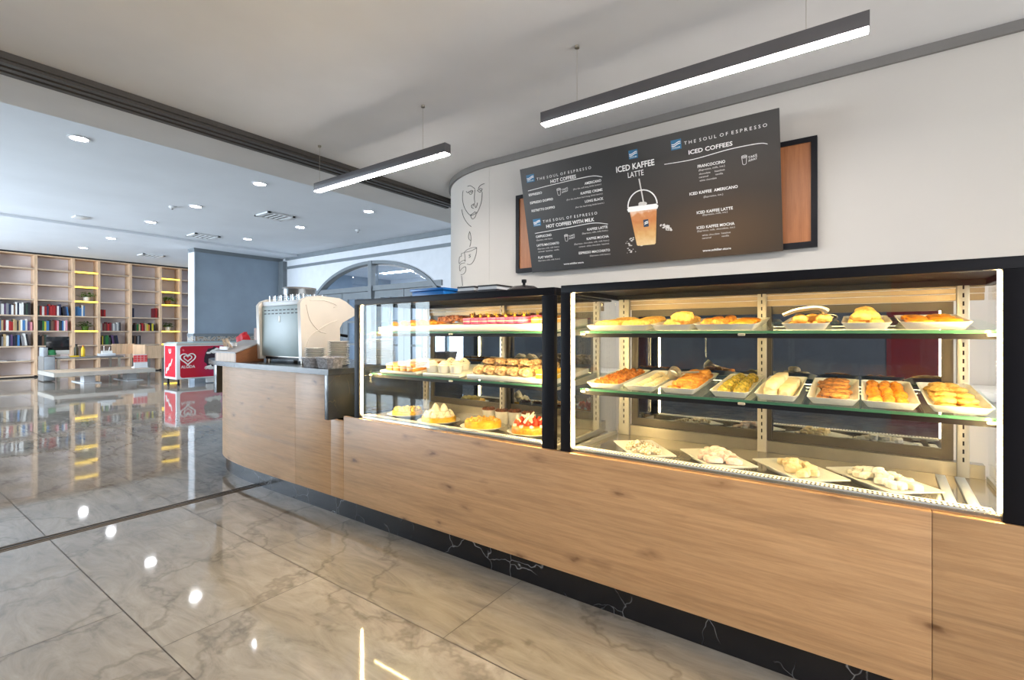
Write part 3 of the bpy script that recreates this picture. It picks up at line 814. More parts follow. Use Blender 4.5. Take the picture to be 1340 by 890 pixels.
# metal tongs lying across the fourth tray
tg = thing('serving_tongs', 'shiny metal tongs lying on the buns on the top shelf', 'tongs', (-0.15,1.99,1.215))
for s in (-1,1):
    obj('tong_arm', MB().tube(smooth_line([(-0.215,1.975,1.215),(-0.17,1.98+0.014*s,1.232),(-0.11,1.985+0.018*s,1.238),(-0.085,1.99+0.014*s,1.222)],4), [0.007]*9+[0.009,0.012,0.014,0.012], 8), M['steel'], tg)
# silver lid leaning at the middle of the top shelf and jar on the middle shelf
o = obj('serving_scoop', MB().lathe([(0,0),(0.016,0.004),(0.025,0.02),(0.027,0.045),(0.025,0.045),(0.022,0.02),(0,0.008)], n=20).tube([(0.02,0,0.03),(0.06,0.0,0.034),(0.13,0.005,0.024)],0.005), M['steel'], None)
o.location = (-0.665,2.13,0.958); o.rotation_euler = (0.9,0,0.9)
tag(o, 'silver scoop lying between the sugared biscuits and the golden pastries', 'scoop')
# bottom deck: four flat rectangular plates set askew
PZ = 0.6228
flat = [
 (-0.762, 2.053, 'leftmost flat rectangular plate on the case floor, nut speckled sweets'),
 (-0.463, 2.071, 'flat rectangular plate on the case floor piled with pink powdered rolls'),
 (-0.179, 2.073, 'flat rectangular plate on the case floor with pale sponge cubes'),
 (0.066, 2.098, 'rightmost flat rectangular plate on the case floor, white powdered sweets'),
]
AR = math.radians(-51)
fm = flat_plate_mesh(0.295, 0.182)
for x, y, lab in flat:
    o = link('serving_plate', fm); o.location = (x, y, PZ); o.rotation_euler = (0,0,AR); tag(o, lab, 'plate', 'flat plates on the case floor')
def heap(cx, cy, n, rx, ry, zz, s, rnd, tall=0.02):
    out = []
    for i in range(n):
        a = rnd.uniform(0, 2*PI); r = math.sqrt(rnd.random())
        u, v = r*math.cos(a)*rx, r*math.sin(a)*ry
        out.append((cx+u*math.cos(AR)-v*math.sin(AR), cy+u*math.sin(AR)+v*math.cos(AR), zz+tall*(1-r)*rnd.uniform(0.5,1), rnd.uniform(0,3), rnd.uniform(-0.3,0.3), rnd.uniform(0.8,1.15)))
    return out
def cube_bit(s, mat, seed):
    return P_blob(s, s*1.15, s*0.95, 0.05, mat, seed, 0.5)
scatter([P_blob(0.013,0.011,0.011,0.15,'nut_bit',s) for s in range(4)], 'sweet', 'nut speckled sweet on the leftmost plate of the case floor', 'sweet', 'nut speckled sweets', heap(-0.758,2.05,44,0.118,0.068,PZ+0.021,0.012,rnd))
scatter([P_blob(0.030,0.014,0.014,0.06,'pink_bit',s,0.7) for s in range(4)], 'sweet_roll', 'pink powdered roll on the second plate of the case floor', 'sweet', 'pink powdered rolls', heap(-0.455,2.065,24,0.100,0.06,PZ+0.021,0.02,rnd,0.035))
scatter([cube_bit(0.014,'pale',s) for s in range(3)], 'sponge_cube', 'pale sponge cube on the third plate of the case floor', 'sponge cube', 'pale sponge cubes', heap(-0.172,2.055,22,0.10,0.05,PZ+0.021,0.014,rnd,0.03))
scatter([cube_bit(0.0125,'white_bit',s) for s in range(3)], 'sweet', 'white powdered sweet on the rightmost plate of the case floor', 'sweet', 'white powdered sweets', heap(0.072,2.085,50,0.118,0.062,PZ+0.021,0.012,rnd,0.028))
# white divider bars lying at the right end of the case floor
for k, (xa, xb) in enumerate(((0.205,0.235),(0.262,0.285))):
    b = obj('divider_bar', MB().box((-0.014,-0.23,0), (0.014,0.23,0.008), bev=0.002), M['white_plastic'])
    b.location = ((xa+xb)/2+0.02, 2.13, PZ); b.rotation_euler = (0,0,math.radians(-2))
    tag(b, ['white plastic bar lying beside the rightmost plate on the case floor','white plastic bar lying against the right side glass'][k], 'bar')

# ------------------------------------------------------------------ CAKES IN THE LEFT CASE
def round_plate_mesh(r, name='plate'):
    return MB().lathe([(0,0),(r*0.6,0),(r*0.66,0.004),(r*0.98,0.020),(r,0.023),(r*0.97,0.024),(r*0.64,0.009),(0,0.008)], n=40).mesh(name, M['white'])
pm = round_plate_mesh(0.125)
cx = [(-2.318,2.105),(-1.985,2.045),(-1.668,2.062),(-1.372,2.09)]
plabs = ['round white plate under the yellow meringue tart','round white plate under the tart with cream peaks','round white plate under the nut topped yellow tart','round white plate under the strawberry tart']
for (x, y), lab in zip(cx, plabs):
    o = link('cake_plate', pm); o.location = (x, y, PZ); tag(o, lab, 'plate', 'round cake plates')
def tart(name, label, x, y, r, h, basemat, toppings):
    t = thing(name, label, 'tart', (x, y, PZ+0.0095))
    link('crust', MB().lathe([(0,0),(r*0.95,0),(r,0.006),(r,h*0.8),(r*0.97,h),(0,h)], n=40).mesh('crust', PM[basemat]), t)
    for nm, mb, mt in toppings:
        link(nm, mb.mesh(nm, mt), t)
    return t
def swirl(mb, c, r, h, seed):
    rnd2 = random.Random(seed)
    prof = [(0,0),(r,0),(r*1.05,h*0.18),(r*0.8,h*0.36),(r*0.85,h*0.45),(r*0.55,h*0.66),(r*0.56,h*0.72),(r*0.2,h*0.93),(0,h)]
    return mb.lathe(prof, c, n=10)
m1 = MB(); r3 = random.Random(9)
for k in range(26):
    a = r3.uniform(0,6.28); r = math.sqrt(r3.random())*0.078
    m1.blob((r*math.cos(a), r*math.sin(a), 0.036), 0.016, 0.016, 0.015, 0.1, k, 2)
tart('meringue_tart', 'yellow tart with meringue dollops, leftmost on the case floor', *cx[0], 0.095, 0.03, 'yellow_tart', [('meringue', m1, PM['meringue_y'])])
m2 = MB()
for k in range(10):
    a = k*0.628; swirl(m2, (0.072*math.cos(a), 0.072*math.sin(a), 0.036), 0.020, 0.034, k)
for k, (a, r) in enumerate(((0.9,0.03),(2.9,0.035),(4.6,0.025))): swirl(m2, (r*math.cos(a), r*math.sin(a), 0.036), 0.034, 0.072, k)
tart('cream_tart', 'golden tart with tall swirled cream peaks', *cx[1], 0.100, 0.036, 'yellow_tart', [('cream', m2, PM['cream'])])
m3 = MB()
for k in range(30):
    a = r3.uniform(0,6.28); r = math.sqrt(r3.random())*0.085
    m3.blob((r*math.cos(a), r*math.sin(a), 0.046), 0.011, 0.009, 0.008, 0.2, k, 1)
tart('nut_tart', 'plain yellow tart scattered with golden nuts', *cx[2], 0.100, 0.042, 'yellow_tart', [('nut_topping', m3, PM['cookie'])])
m4 = MB(); m5 = MB(); m6 = MB()
for k in range(13):
    a = k*0.483; r = 0.072 if k < 9 else 0.03
    if k >= 9: a = k*1.57
    m4.lathe([(0.017,0),(0.019,0.008),(0.014,0.024),(0.005,0.036),(0,0.038)], (r*math.cos(a), r*math.sin(a), 0.042), n=10)
for k in range(9):
    a = r3.uniform(0,6.28); r = r3.uniform(0.0,0.06); bx = Vector((r*math.cos(a), r*math.sin(a), 0.06))
    d = Vector((r3.uniform(-1,1), r3.uniform(-1,1), 1.1)).normalized()
    m5.tube([bx, bx+d*0.03, bx+d*0.055+Vector((0.012,0.006,-0.004))], [0.008,0.007,0.004], 6)
for k in range(10):
    a = k*0.628+0.3; m6.box((0.088*math.cos(a)-0.007,0.088*math.sin(a)-0.007,0.040), (0.088*math.cos(a)+0.007,0.088*math.sin(a)+0.007,0.054))
tart('strawberry_tart', 'tart crowned with red strawberries and white chocolate curls', *cx[3], 0.100, 0.042, 'orange_knob', [('strawberry_ring', m4, PM['strawberry']),('white_curls', m5, PM['cream']),('sugar_cubes', m6, PM['cream'])])
# white pots with chocolate behind the nut tart
def pot(loc, top, label, group, h=0.045, r=0.032):
    t = thing('dessert_pot', label, 'dessert pot', loc, group)
    link('cup', MB().lathe([(0,0),(r*0.8,0),(r,h),(r*0.93,h),(r*0.76,0.004),(0,0.004)], n=20).mesh('cup', M['white']), t)
    if top == 'choc':
        mb = MB()
        for k in range(9):
            a = k*0.75; mb.blob((0.6*r*math.cos(a)*(k%3>0), 0.6*r*math.sin(a)*(k%3>0), h+0.004), 0.013,0.012,0.010,0.3,k,2)
        link('topping', mb.mesh('topping', PM['choc_curl']), t)
    else:
        mb = MB(); swirl(mb, (0,0,h-0.006), r*0.98, 0.038, 3)
        link('topping', mb.mesh('topping', PM['cream']), t)
        mb = MB(); rr = random.Random(int(loc[0]*1000))
        for k in range(6): mb.box((-0.004,-0.002,-0.001),(0.006,0.002,0.001), M=Matrix.Translation((rr.uniform(-.022,.022),rr.uniform(-.03,-.005),h+rr.uniform(0.004,0.02))) @ Matrix.Rotation(rr.uniform(0,3),4,'Y'))
        link('chocolate_flakes', mb.mesh('chocolate_flakes', PM['choc']), t)
    return t
for k, (x, y) in enumerate(((-1.775,2.25),(-1.675,2.245),(-1.60,2.27),(-1.50,2.26))):
    pot((x,y,PZ+0.0005), 'choc', 'white pot with chocolate curls standing behind the nut topped tart', 'chocolate pots', 0.075, 0.042)
# boards on the two shelves
def board(cx_, cy_, w, l, z, label, h=0.016, rx=TILT):
    o = obj('cake_board', MB().box((-w/2,-l/2,0), (w/2,l/2,h), bev=0.002), M['white']); o.location = (cx_, cy_, z); o.rotation_euler = (rx,0,0)
    return tag(o, label, 'cake board', 'white cake boards')
zt = lambda y: shelf_z(BT, y)+0.0008
zm = lambda y: shelf_z(B, y)+0.0008
board(-2.20,2.13,0.40,0.36,zt(2.13),'white board at the left end of the top cake shelf',0.026)
board(-1.56,2.13,0.80,0.37,zt(2.13),'long white board under the chocolate and pink cakes',0.034)
board(-2.23,2.13,0.32,0.36,zm(2.13),'white board at the left end of the middle cake shelf')
board(-1.88,2.13,0.28,0.36,zm(2.13),'white board under pots of whipped cream')
board(-1.42,2.13,0.54,0.36,zm(2.13),'wide white board under nut coated rolls',0.024)
# top shelf cakes
def slice_cake(name, label, group, loc, size, layers, topper=None):
    t = thing(name, label, 'cake slice', loc, group, (TILT,0,0))
    z = 0; w, l = size
    for nm, hh, mt in layers:
        link(nm, MB().box((-w/2,-l/2,z), (w/2,l/2,z+hh), bev=0.0015).mesh(nm, PM[mt]), t); z += hh
    if topper: topper(t, z)
    return t
def husk(t, z):
    mb = MB()
    for k in range(5):
        a = k*1.256
        mb.face([(0,0,z),(0.007*math.cos(a-0.4),0.007*math.sin(a-0.4),z+0.012),(0.014*math.cos(a),0.014*math.sin(a),z+0.028),(0.007*math.cos(a+0.4),0.007*math.sin(a+0.4),z+0.012)])
    mb.blob((0,0,z+0.006),0.008,0.008,0.008,0,1,1)
    link('husk_berry', mb.mesh('husk_berry', PM['leaf_y']), t)
    mb = MB().blob((0,0.035,z+0.004),0.012,0.02,0.008,0.2,3,2)
    link('chocolate_topping', mb.mesh('chocolate_topping', PM['choc']), t)
zb = lambda y, h: zt(y)+h+0.001
for k in range(7):
    for j, y in enumerate((1.995, 2.12)):
        slice_cake('layer_cake_slice', 'pink and white layered cake slice topped with a golden husk berry', 'pink cake slices', (-1.685+0.056*k, y, zb(y,0.036)), (0.050,0.10),
                   [('sponge',0.012,'pink_cake'),('cream_layer',0.005,'cream'),('sponge',0.013,'pink_cake')], husk)
for k in range(3):
    y = 2.03
    slice_cake('layer_cake_slice', 'golden layered cake slice at the right end of the top cake shelf', 'golden cake slices', (-1.272+0.05*k, y, zb(y,0.036)), (0.044,0.12), [('sponge',0.014,'cookie'),('cream_layer',0.006,'cream'),('glaze',0.008,'choc_drizzle')])
r5 = random.Random(21)
spots = [(-1.935+0.22*r5.random(), 1.985+0.2*r5.random(), zb(2.05,0.036)+r5.uniform(0.002,0.018), r5.uniform(0,3), r5.uniform(-0.4,0.4), r5.uniform(0.8,1.2)) for _ in range(22)]
spots = [(x,y,z+(y-2.05)*0.093,a,b,c) for x,y,z,a,b,c in spots]
scatter([P_blob(0.020,0.018,0.017,0.28,'choc_curl',s) for s in range(4)], 'chocolate_truffle', 'rough brown chocolate truffle heaped on the long white board', 'truffle', 'chocolate truffles', spots)
spots = [(-2.31+0.042*i, 2.0+0.05*(i%2)+0.07*j, zb(2.0+0.05*(i%2)+0.07*j,0.028), r5.uniform(0,3), TILT, 1) for i in range(8) for j in range(3)]
scatter([P_blob(0.020,0.024,0.016,0.12,'orange_knob',s) for s in range(3)], 'bun', 'small orange glazed bun on the left board of the top cake shelf', 'bun', 'orange buns among the cakes', spots)
# middle shelf cakes
for k in range(4):
    y = 2.0
    slice_cake('layer_cake_slice', 'orange topped layered slice on the left board of the middle cake shelf', 'orange topped slices', (-2.30+0.06*k, y, zm(y)+0.018), (0.052,0.11), [('sponge',0.016,'orange_knob'),('cream_layer',0.006,'cream'),('sponge',0.012,'golden'),('glaze',0.006,'orange_knob')])
for k in range(4):
    y = 2.15
    slice_cake('layer_cake_slice', 'orange topped layered slice on the left board of the middle cake shelf', 'orange topped slices', (-2.28+0.06*k, y, zm(y)+0.018), (0.052,0.11), [('sponge',0.016,'orange_knob'),('cream_layer',0.006,'cream'),('sponge',0.012,'golden'),('glaze',0.006,'cream')])
for x, y in ((-1.975,1.985),(-1.885,1.985),(-1.80,1.99),(-1.93,2.09),(-1.84,2.10)):
    pot((x,y,zm(y)+0.017), 'cream', 'white pot of whipped cream with chocolate flakes on the middle cake shelf', 'whipped cream pots', 0.040, 0.038)
spots = [(-1.63+0.075*i, 1.995+0.082*j, zm(1.995+0.082*j)+0.026, r5.uniform(-0.15,0.15), TILT, r5.uniform(0.92,1.05)) for i in range(5) for j in range(4)]
scatter([P_blob(0.034,0.040,0.026,0.10,'nutty',s,0.8) for s in range(4)], 'cake_roll', 'nut crumbed cake roll on the wide board of the middle cake shelf', 'cake', 'nut crumbed rolls', spots)
spots = [(-1.62+0.08*i, 2.06+0.09*j, zm(2.1)+0.066, 0.1*i, TILT, 0.8) for i in range(4) for j in range(2)]
scatter([P_blob(0.036,0.040,0.020,0.16,'nutty',s,0.8) for s in range(3)], 'cake_roll', 'smaller crumbed cake roll lying on the nut crumbed rolls', 'cake', 'upper nut crumbed rolls', spots)
for k in range(2):
    y = 2.0
    slice_cake('layer_cake_slice', 'bright yellow layered cake slice at the right end of the middle cake shelf', 'yellow cake slices', (-1.225+0.056*k, y, zm(y)+0.026), (0.05,0.11), [('sponge',0.018,'yellow_tart'),('cream_layer',0.004,'cream'),('sponge',0.016,'yellow_tart')])

# ------------------------------------------------------------------ LAMPS
def pendant(x0, x1, y0, y1, zb, label, wires):
    t = thing('pendant_light', label, 'pendant light', ((x0+x1)/2,(y0+y1)/2,zb))
    obj('housing', MB().box((x0,y0,zb+0.006), (x1,y1,zb+0.064), bev=0.001), M['trim_dark'], t)
    obj('diffuser', MB().box((x0+0.004,y0+0.003,zb), (x1-0.004,y1-0.003,zb+0.0058)), M['led_pendant'], t)
    for wx in wires:
        obj('wire', MB().tube([(wx,(y0+y1)/2,zb+0.06),(wx,(y0+y1)/2,ZN-0.01)], 0.0012, 6).lathe([(0.012,0),(0.012,0.012),(0,0.012)], (wx,(y0+y1)/2,ZN-0.0125), 12), M['steel'], t)
    return t
M['trim_dark'] = plain('dark_grey_aluminium', S(96,94,96), 0.4, metal=0.3, var=0.03)
pendant(-1.353, 0.037, 2.150, 2.200, 2.245, 'long suspended light bar above the menu board', (-1.15,-0.16))
pendant(-3.42, -2.035, 2.150, 2.200, 2.245, 'suspended light bar farther back in front of the dark ceiling rail', (-3.38,-2.25))
def downlight(x, y, z, label, group):
    if x < -12.45: z -= 0.05
    t = thing('downlight', label, 'downlight', (x, y, z), group)
    obj('trim_ring', MB().lathe([(0.08,-0.001),(0.10,-0.001),(0.10,-0.010),(0.08,-0.014)], (x,y,z), 28), M['white_plastic'], t)
    obj('diffuser', MB().lathe([(0,-0.0025),(0.08,-0.0025),(0.08,-0.008),(0,-0.009)], (x,y,z), 28), M['downlight'], t)
    return t
rowA = [-4.85,-6.98,-9.10,-11.10,-13.40,-15.45]
for i, x in enumerate(rowA):
    downlight(x, 3.54, ZF, ['first','second','third','fourth','fifth','sixth'][i]+' downlight of the middle row counted from the dark rail', 'middle row of downlights')
for i, x in enumerate((-4.9,-7.0,-9.16,-11.3)):
    downlight(x, 5.46, ZF, ['first','second','third','fourth'][i]+' downlight of the row nearest the arched window', 'downlights nearest the arched window')
downlight(-6.97, 1.56, ZF, 'single large looking downlight at the left, nearest the dark ceiling rail', None)
def vent(x, y, s, label):
    ZF = 3.3 if x > -12.45 else 3.25
    t = thing('ceiling_vent', label, 'vent', (x,y,ZF))
    f = MB(); h = s/2
    for a, b in (((-h,-h),(h,-h+0.05)),((-h,h-0.05),(h,h)),((-h,-h),(-h+0.05,h)),((h-0.05,-h),(h,h))):
        f.box((x+a[0],y+a[1],ZF-0.025), (x+b[0],y+b[1],ZF-0.0005))
    obj('frame', f, M['white_plastic'], t)
    sl = MB()
    for k in range(5):
        q = -h+0.07+k*(s-0.14)/4
        sl.box((x-h+0.05,y+q-0.012,ZF-0.022), (x+h-0.05,y+q+0.018,ZF-0.012))
    obj('slats', sl, M['white_plastic'], t)
    obj('duct', MB().box((x-h+0.05,y-h+0.05,ZF-0.006), (x+h-0.05,y+h-0.05,ZF-0.0006)), M['trim_grey'], t)
vent(-8.67, 4.68, 0.50, 'square slatted ceiling vent nearest the counter')
vent(-11.75, 4.72, 0.50, 'square slatted ceiling vent in the middle of the hall')
vent(-15.5, 4.95, 0.50, 'square slatted ceiling vent nearest the bookcase')
t = thing('ceiling_vent', 'small narrow white vent beside the left row of downlights', 'vent', (-11.7,2.64,ZF))
obj('frame', MB().box((-11.83,2.54,ZF-0.02), (-11.57,2.74,ZF-0.0005), bev=0.004), M['white_plastic'], t)
for k, (x, y) in enumerate(((-9.45,3.32),(-8.47,6.33))):
    t = thing('smoke_detector', ['small white smoke detector between two downlights of the middle row','small white smoke detector near the arched window'][k], 'smoke detector', (x,y,ZF))
    obj('housing', MB().lathe([(0.05,-0.0005),(0.05,-0.02),(0.03,-0.04),(0,-0.042)], (x,y,ZF), 20), M['white_plastic'], t)
    obj('sensor', MB().lathe([(0.012,-0.04),(0.012,-0.055),(0,-0.056)], (x,y,ZF), 12), M['trim_grey'], t)

# ------------------------------------------------------------------ MENU BOARD
# printed board: nearly black, warming to brown at its lower right
bp_, nt, b = new_mat('printed_menu_background')
tc = nt.nodes.new('ShaderNodeTexCoord'); mp = N(nt, 'ShaderNodeMapping'); mp.inputs['Location'].default_value = (-1.25, 0, -0.20); mp.inputs['Scale'].default_value = (0.9, 0, 1.6)
nt.links.new(tc.outputs['Object'], mp.inputs[0])
gr = N(nt, 'ShaderNodeTexGradient', gradient_type='SPHERICAL'); nt.links.new(mp.outputs[0], gr.inputs[0])
r = ramp(nt, [(0.0, S(48,47,46)), (0.55, S(60,52,45)), (1.0, S(92,72,52))]); nt.links.new(gr.outputs[0], r.inputs[0]); nt.links.new(r.outputs[0], b.inputs['Base Color'])
b.inputs['Roughness'].default_value = 0.42
BW, BH = 1.711, 0.774
th = math.atan2(0.17, 0.755)
menu = thing('menu_board', 'large dark coffee menu board leaning out from the wall above the display cases', 'menu board', (-2.056,3.15,1.62), None, (th,0,0))
def local(name, mb, mat): return link(name, mb.mesh(name, mat), menu)
local('panel', MB().box((0,0,0), (BW,0.012,BH)), bp_)
TX = [('THE SOUL OF ESPRESSO', 0.137, 0.67, 0.44, 's'),('HOT COFFEES', 0.25, 0.631, 0.207, 'h'),('ESPRESSO', 0.053, 0.571, 0.116, 'm'),
('ESPRESSO DOPPIO', 0.056, 0.512, 0.199, 'm'),('RISTRETTO DOPPIO', 0.061, 0.453, 0.202, 'm'),('AMERICANO', 0.517, 0.574, 0.125, 'm'),
('(For the soft long drink lovers.)', 0.426, 0.553, 0.214, 't'),('KAFFEE CREME', 0.48, 0.513, 0.165, 'm'),('(For the medium hard long drink lovers.)', 0.365, 0.49, 0.278, 't'),
('LONG BLACK', 0.507, 0.454, 0.139, 'm'),('(For the hard long drink lovers.)', 0.429, 0.428, 0.219, 't'),('THE SOUL OF ESPRESSO', 0.149, 0.363, 0.441, 's'),
('HOT COFFEES WITH MILK', 0.173, 0.321, 0.391, 'h'),('CAPPUCCINO', 0.072, 0.259, 0.137, 'm'),('(Espresso, milk foam.)', 0.073, 0.236, 0.141, 't'),
('LATTE MACCHIATO', 0.072, 0.194, 0.193, 'm'),('(Espresso, milk, milk foam.)', 0.075, 0.17, 0.187, 't'),('caramel  hazelnut  vanilla', 0.077, 0.149, 0.182, 't'),
('FLAT WHITE', 0.071, 0.102, 0.126, 'm'),('(Espresso, milk, milk foam.)', 0.068, 0.081, 0.191, 't'),('KAFFEE LATTE', 0.504, 0.261, 0.154, 'm'),
('(Espresso, milk, milk foam.)', 0.46, 0.241, 0.197, 't'),('KAFFEE MOCHA', 0.492, 0.197, 0.168, 'm'),('(Espresso, chocolate, milk, milk foam.)', 0.388, 0.173, 0.272, 't'),
('caramel  white chocolate  hazelnut', 0.424, 0.151, 0.234, 't'),('ESPRESSO MACCHIATO', 0.418, 0.103, 0.242, 'm'),('(Espresso, milk foam.)', 0.503, 0.079, 0.155, 't'),
('www.schiller.store', 0.285, 0.037, 0.164, 'w'),('ICED KAFFEE', 0.755, 0.611, 0.257, 'b'),('LATTE', 0.832, 0.563, 0.106, 'l'),
('THE SOUL OF ESPRESSO', 1.201, 0.691, 0.45, 's'),('ICED COFFEES', 1.224, 0.63, 0.247, 'h'),('FRANCOCCINO', 1.272, 0.542, 0.155, 'm'),
('(Espresso, milk, ice.)', 1.276, 0.522, 0.148, 't'),('chocolate     hazelnut', 1.277, 0.5, 0.146, 't'),('caramel        vanilla', 1.276, 0.481, 0.136, 't'),
('white chocolate', 1.278, 0.461, 0.098, 't'),('ICED KAFFEE  AMERICANO', 1.215, 0.389, 0.274, 'm'),('(Espresso, ice.)', 1.296, 0.362, 0.111, 't'),
('ICED KAFFEE LATTE', 1.251, 0.271, 0.206, 'm'),('(Espresso, milk, ice.)', 1.284, 0.256, 0.143, 't'),('ICED KAFFEE MOCHA', 1.246, 0.18, 0.217, 'm'),
('(Espresso, milk, chocolate, ice.)', 1.247, 0.162, 0.216, 't'),('white chocolate  hazelnut', 1.275, 0.134, 0.164, 't'),('caramel            vanilla', 1.274, 0.116, 0.155, 't'),
('www.schiller.store', 1.273, 0.038, 0.164, 'w')]
HT = {'s':(0.0185,0.0), 'h':(0.0235,0.022), 'm':(0.0165,0.018), 't':(0.0105,0.004), 'w':(0.0135,0.02), 'b':(0.036,0.022), 'l':(0.034,0.004)}
NM = {'s':'slogan_text','h':'heading_text','m':'drink_name','t':'ingredient_text','w':'web_address','b':'heading_text','l':'heading_text'}
for txt, u, v, w, k in TX:
    h, bo = HT[k]
    if k == 's': txt = ' '.join(txt).replace('   ', '  ')
    o = link(NM[k], text_mesh(txt, w, h, bo, M['white_print'] if k != 't' else M['pale_print'], NM[k]), menu)
    o.location = (u, -0.0012, v)
# blue square emblems with two white waves and a name
LB = emis('emblem_blue', S(40,110,150), 0.0)
LB = plain('emblem_blue', S(36,106,146), 0.5, var=0.02)
for (u0,v0),(u1,v1) in (((0.050,0.668),(0.118,0.722)),((0.063,0.345),(0.130,0.398)),((0.849,0.676),(0.909,0.730)),((1.122,0.674),(1.184,0.732))):
    q = local('emblem', MB().box((u0,-0.0022,v0),(u1,-0.0006,v1)), LB)
    wm = MB(); w = u1-u0; h = v1-v0
    for k, vv in enumerate((0.66,0.48)):
        top = [(u0+0.06*w+0.88*w*i/10, v0+h*(vv+0.09*math.sin(i/10*6.28*0.8+3.6)+0.05*i/10)) for i in range(11)]
        lo = [(x, y-h*0.09) for x, y in reversed(top)]
        wm.prism(top+lo, 'y', -0.0030, -0.0024)
    e = link('emblem_wave', wm.mesh('emblem_wave', M['white_print']), q)
    e2 = link('emblem_name', text_mesh('SCHILLER', w*0.8, h*0.13, 0.01, M['white_print'], 'emblem_name'), q); e2.location = (u0+0.1*w, -0.0028, v0+0.12*h)
for q in ([(0.05,0.61),(0.24,0.618),(0.471,0.623),(0.586,0.621),(0.652,0.603)],[(0.067,0.294),(0.357,0.302),(0.553,0.308),(0.662,0.287)],[(1.074,0.602),(1.249,0.597),(1.452,0.612),(1.603,0.611),(1.65,0.599)]):
    pts = smooth_line([(u,-0.001,v) for u, v in q], 6); n = len(pts)
    mb = MB(); bm = mb.bm
    va = [bm.verts.new((p.x,-0.0012,p.z+0.0022*(1-0.6*abs(i/(n-1)-0.5)))) for i, p in enumerate(pts)]; vb = [bm.verts.new((p.x,-0.0012,p.z-0.0022)) for p in pts]
    for i in range(n-1): bm.faces.new((va[i],va[i+1],vb[i+1],vb[i]))
    local('underline_stroke', mb, M['white_print'])
for (u0,v0),(u1,v1) in (((0.285,0.535),(0.39,0.585)),((0.307,0.205),(0.405,0.255)),((1.507,0.510),(1.601,0.562))):
    w, h = u1-u0, v1-v0
    ln = lambda pts: MB().tube([(u,-0.0012,v) for u, v in pts], 0.0011, 5)
    cp = ln([(u0+0.10*w,v0+0.80*h),(u0+0.14*w,v0+0.1*h),(u0+0.20*w,v0+0.02*h),(u0+0.30*w,v0+0.04*h),(u0+0.34*w,v0+0.12*h),(u0+0.37*w,v0+0.82*h)])
    for k in range(2):
        cp.tube([(u0+w*(0.235+0.15*math.cos(a)),-0.0012,v0+h*(0.82+0.1*k+0.10*math.sin(a))) for a in [i*0.524 for i in range(13)]], 0.0010, 5)
    q = local('take_away_cup_sketch', cp, M['white_print'])
    for s, dv in (('TAKE',0.55),('AWAY',0.22)):
        e = link('take_away_text', text_mesh(s, w*0.5, h*0.25, 0.0, M['white_print'], 'take_away_text'), q); e.location = (u0+0.46*w, -0.0012, v0+dv*h); e.rotation_euler = (0,math.radians(-8),0)
# printed iced coffee cup
cm, nt, b = new_mat('printed_iced_coffee')
tc = nt.nodes.new('ShaderNodeTexCoord'); sx = nt.nodes.new('ShaderNodeSeparateXYZ'); nt.links.new(tc.outputs['Object'], sx.inputs[0])
no = N(nt, 'ShaderNodeTexNoise', Scale=24.0, Detail=4.0, Distortion=1.0); nt.links.new(tc.outputs['Object'], no.inputs['Vector'])
ma = N(nt, 'ShaderNodeMath', operation='MULTIPLY_ADD'); ma.inputs[1].default_value = 0.10; nt.links.new(no.outputs['Fac'], ma.inputs[0]); nt.links.new(sx.outputs['Z'], ma.inputs[2])
mr = N(nt, 'ShaderNodeMapRange'); mr.inputs[1].default_value = 0.16; mr.inputs[2].default_value = 0.40; nt.links.new(ma.outputs[0], mr.inputs[0])
r = ramp(nt, [(0.0, S(226,200,150)), (0.35, S(208,160,100)), (0.7, S(190,120,66)), (0.86, S(200,134,84)), (1.0, S(226,196,170))]); nt.links.new(mr.outputs[0], r.inputs[0]); nt.links.new(r.outputs[0], b.inputs['Base Color']); b.inputs['Roughness'].default_value = 0.5
cup = local('cup_picture', MB().prism([(0.855,0.125),(0.862,0.118),(0.975,0.116),(0.983,0.124),(1.006,0.348),(0.824,0.352)], 'y', -0.0016, -0.0004), cm)
rim = MB().prism([(0.808,0.362),(0.815,0.345),(1.010,0.340),(1.018,0.358),(1.005,0.372),(0.822,0.378)], 'y', -0.0024, -0.0008)
rim.tube([(0.913+0.098*math.cos(a),-0.0016,0.372+0.100*math.sin(a)) for a in [PI*i/16 for i in range(17)]], 0.0042, 6)
link('lid_picture', rim.mesh('lid_picture', M['white_print']), cup)
mb = MB().tube([(0.925,-0.0015,0.372),(0.915,-0.0015,0.46),(0.905,-0.0015,0.545)], 0.0042, 6)
mb.blob((0.915,-0.0014,0.384),0.03,0.001,0.014,0.2,3,2)
link('straw_picture', mb.mesh('straw_picture', M['pale_print']), cup)
e = link('cup_emblem', MB().box((0.912,-0.0026,0.235),(0.946,-0.0017,0.282)).mesh('cup_emblem', plain('emblem_navy', S(44,62,84), 0.5)), cup)
wm = MB()
for vv in (0.258,0.248): wm.prism([(0.914,vv),(0.925,vv+0.010),(0.944,vv+0.014),(0.944,vv+0.009),(0.926,vv+0.004)], 'y', -0.0031, -0.0027)
link('cup_emblem_wave', wm.mesh('cup_emblem_wave', M['white_print']), cup)
mb = MB(); rs = random.Random(4)
for k in range(26):
    u = rs.gauss(1.056,0.016); v = rs.gauss(0.216,0.012); mb.blob((u,-0.001,v), rs.uniform(.003,.011), 0.0006, rs.uniform(.002,.008), 0.3, k, 1)
for k in range(30):
    u = rs.gauss(0.81,0.022); v = 0.125+(rs.random()-0.5)*0.10; mb.blob((u,-0.001,v), rs.uniform(.002,.010), 0.0006, rs.uniform(.0015,.005), 0.3, k, 1)
local('splash_picture', mb, M['pale_print'])

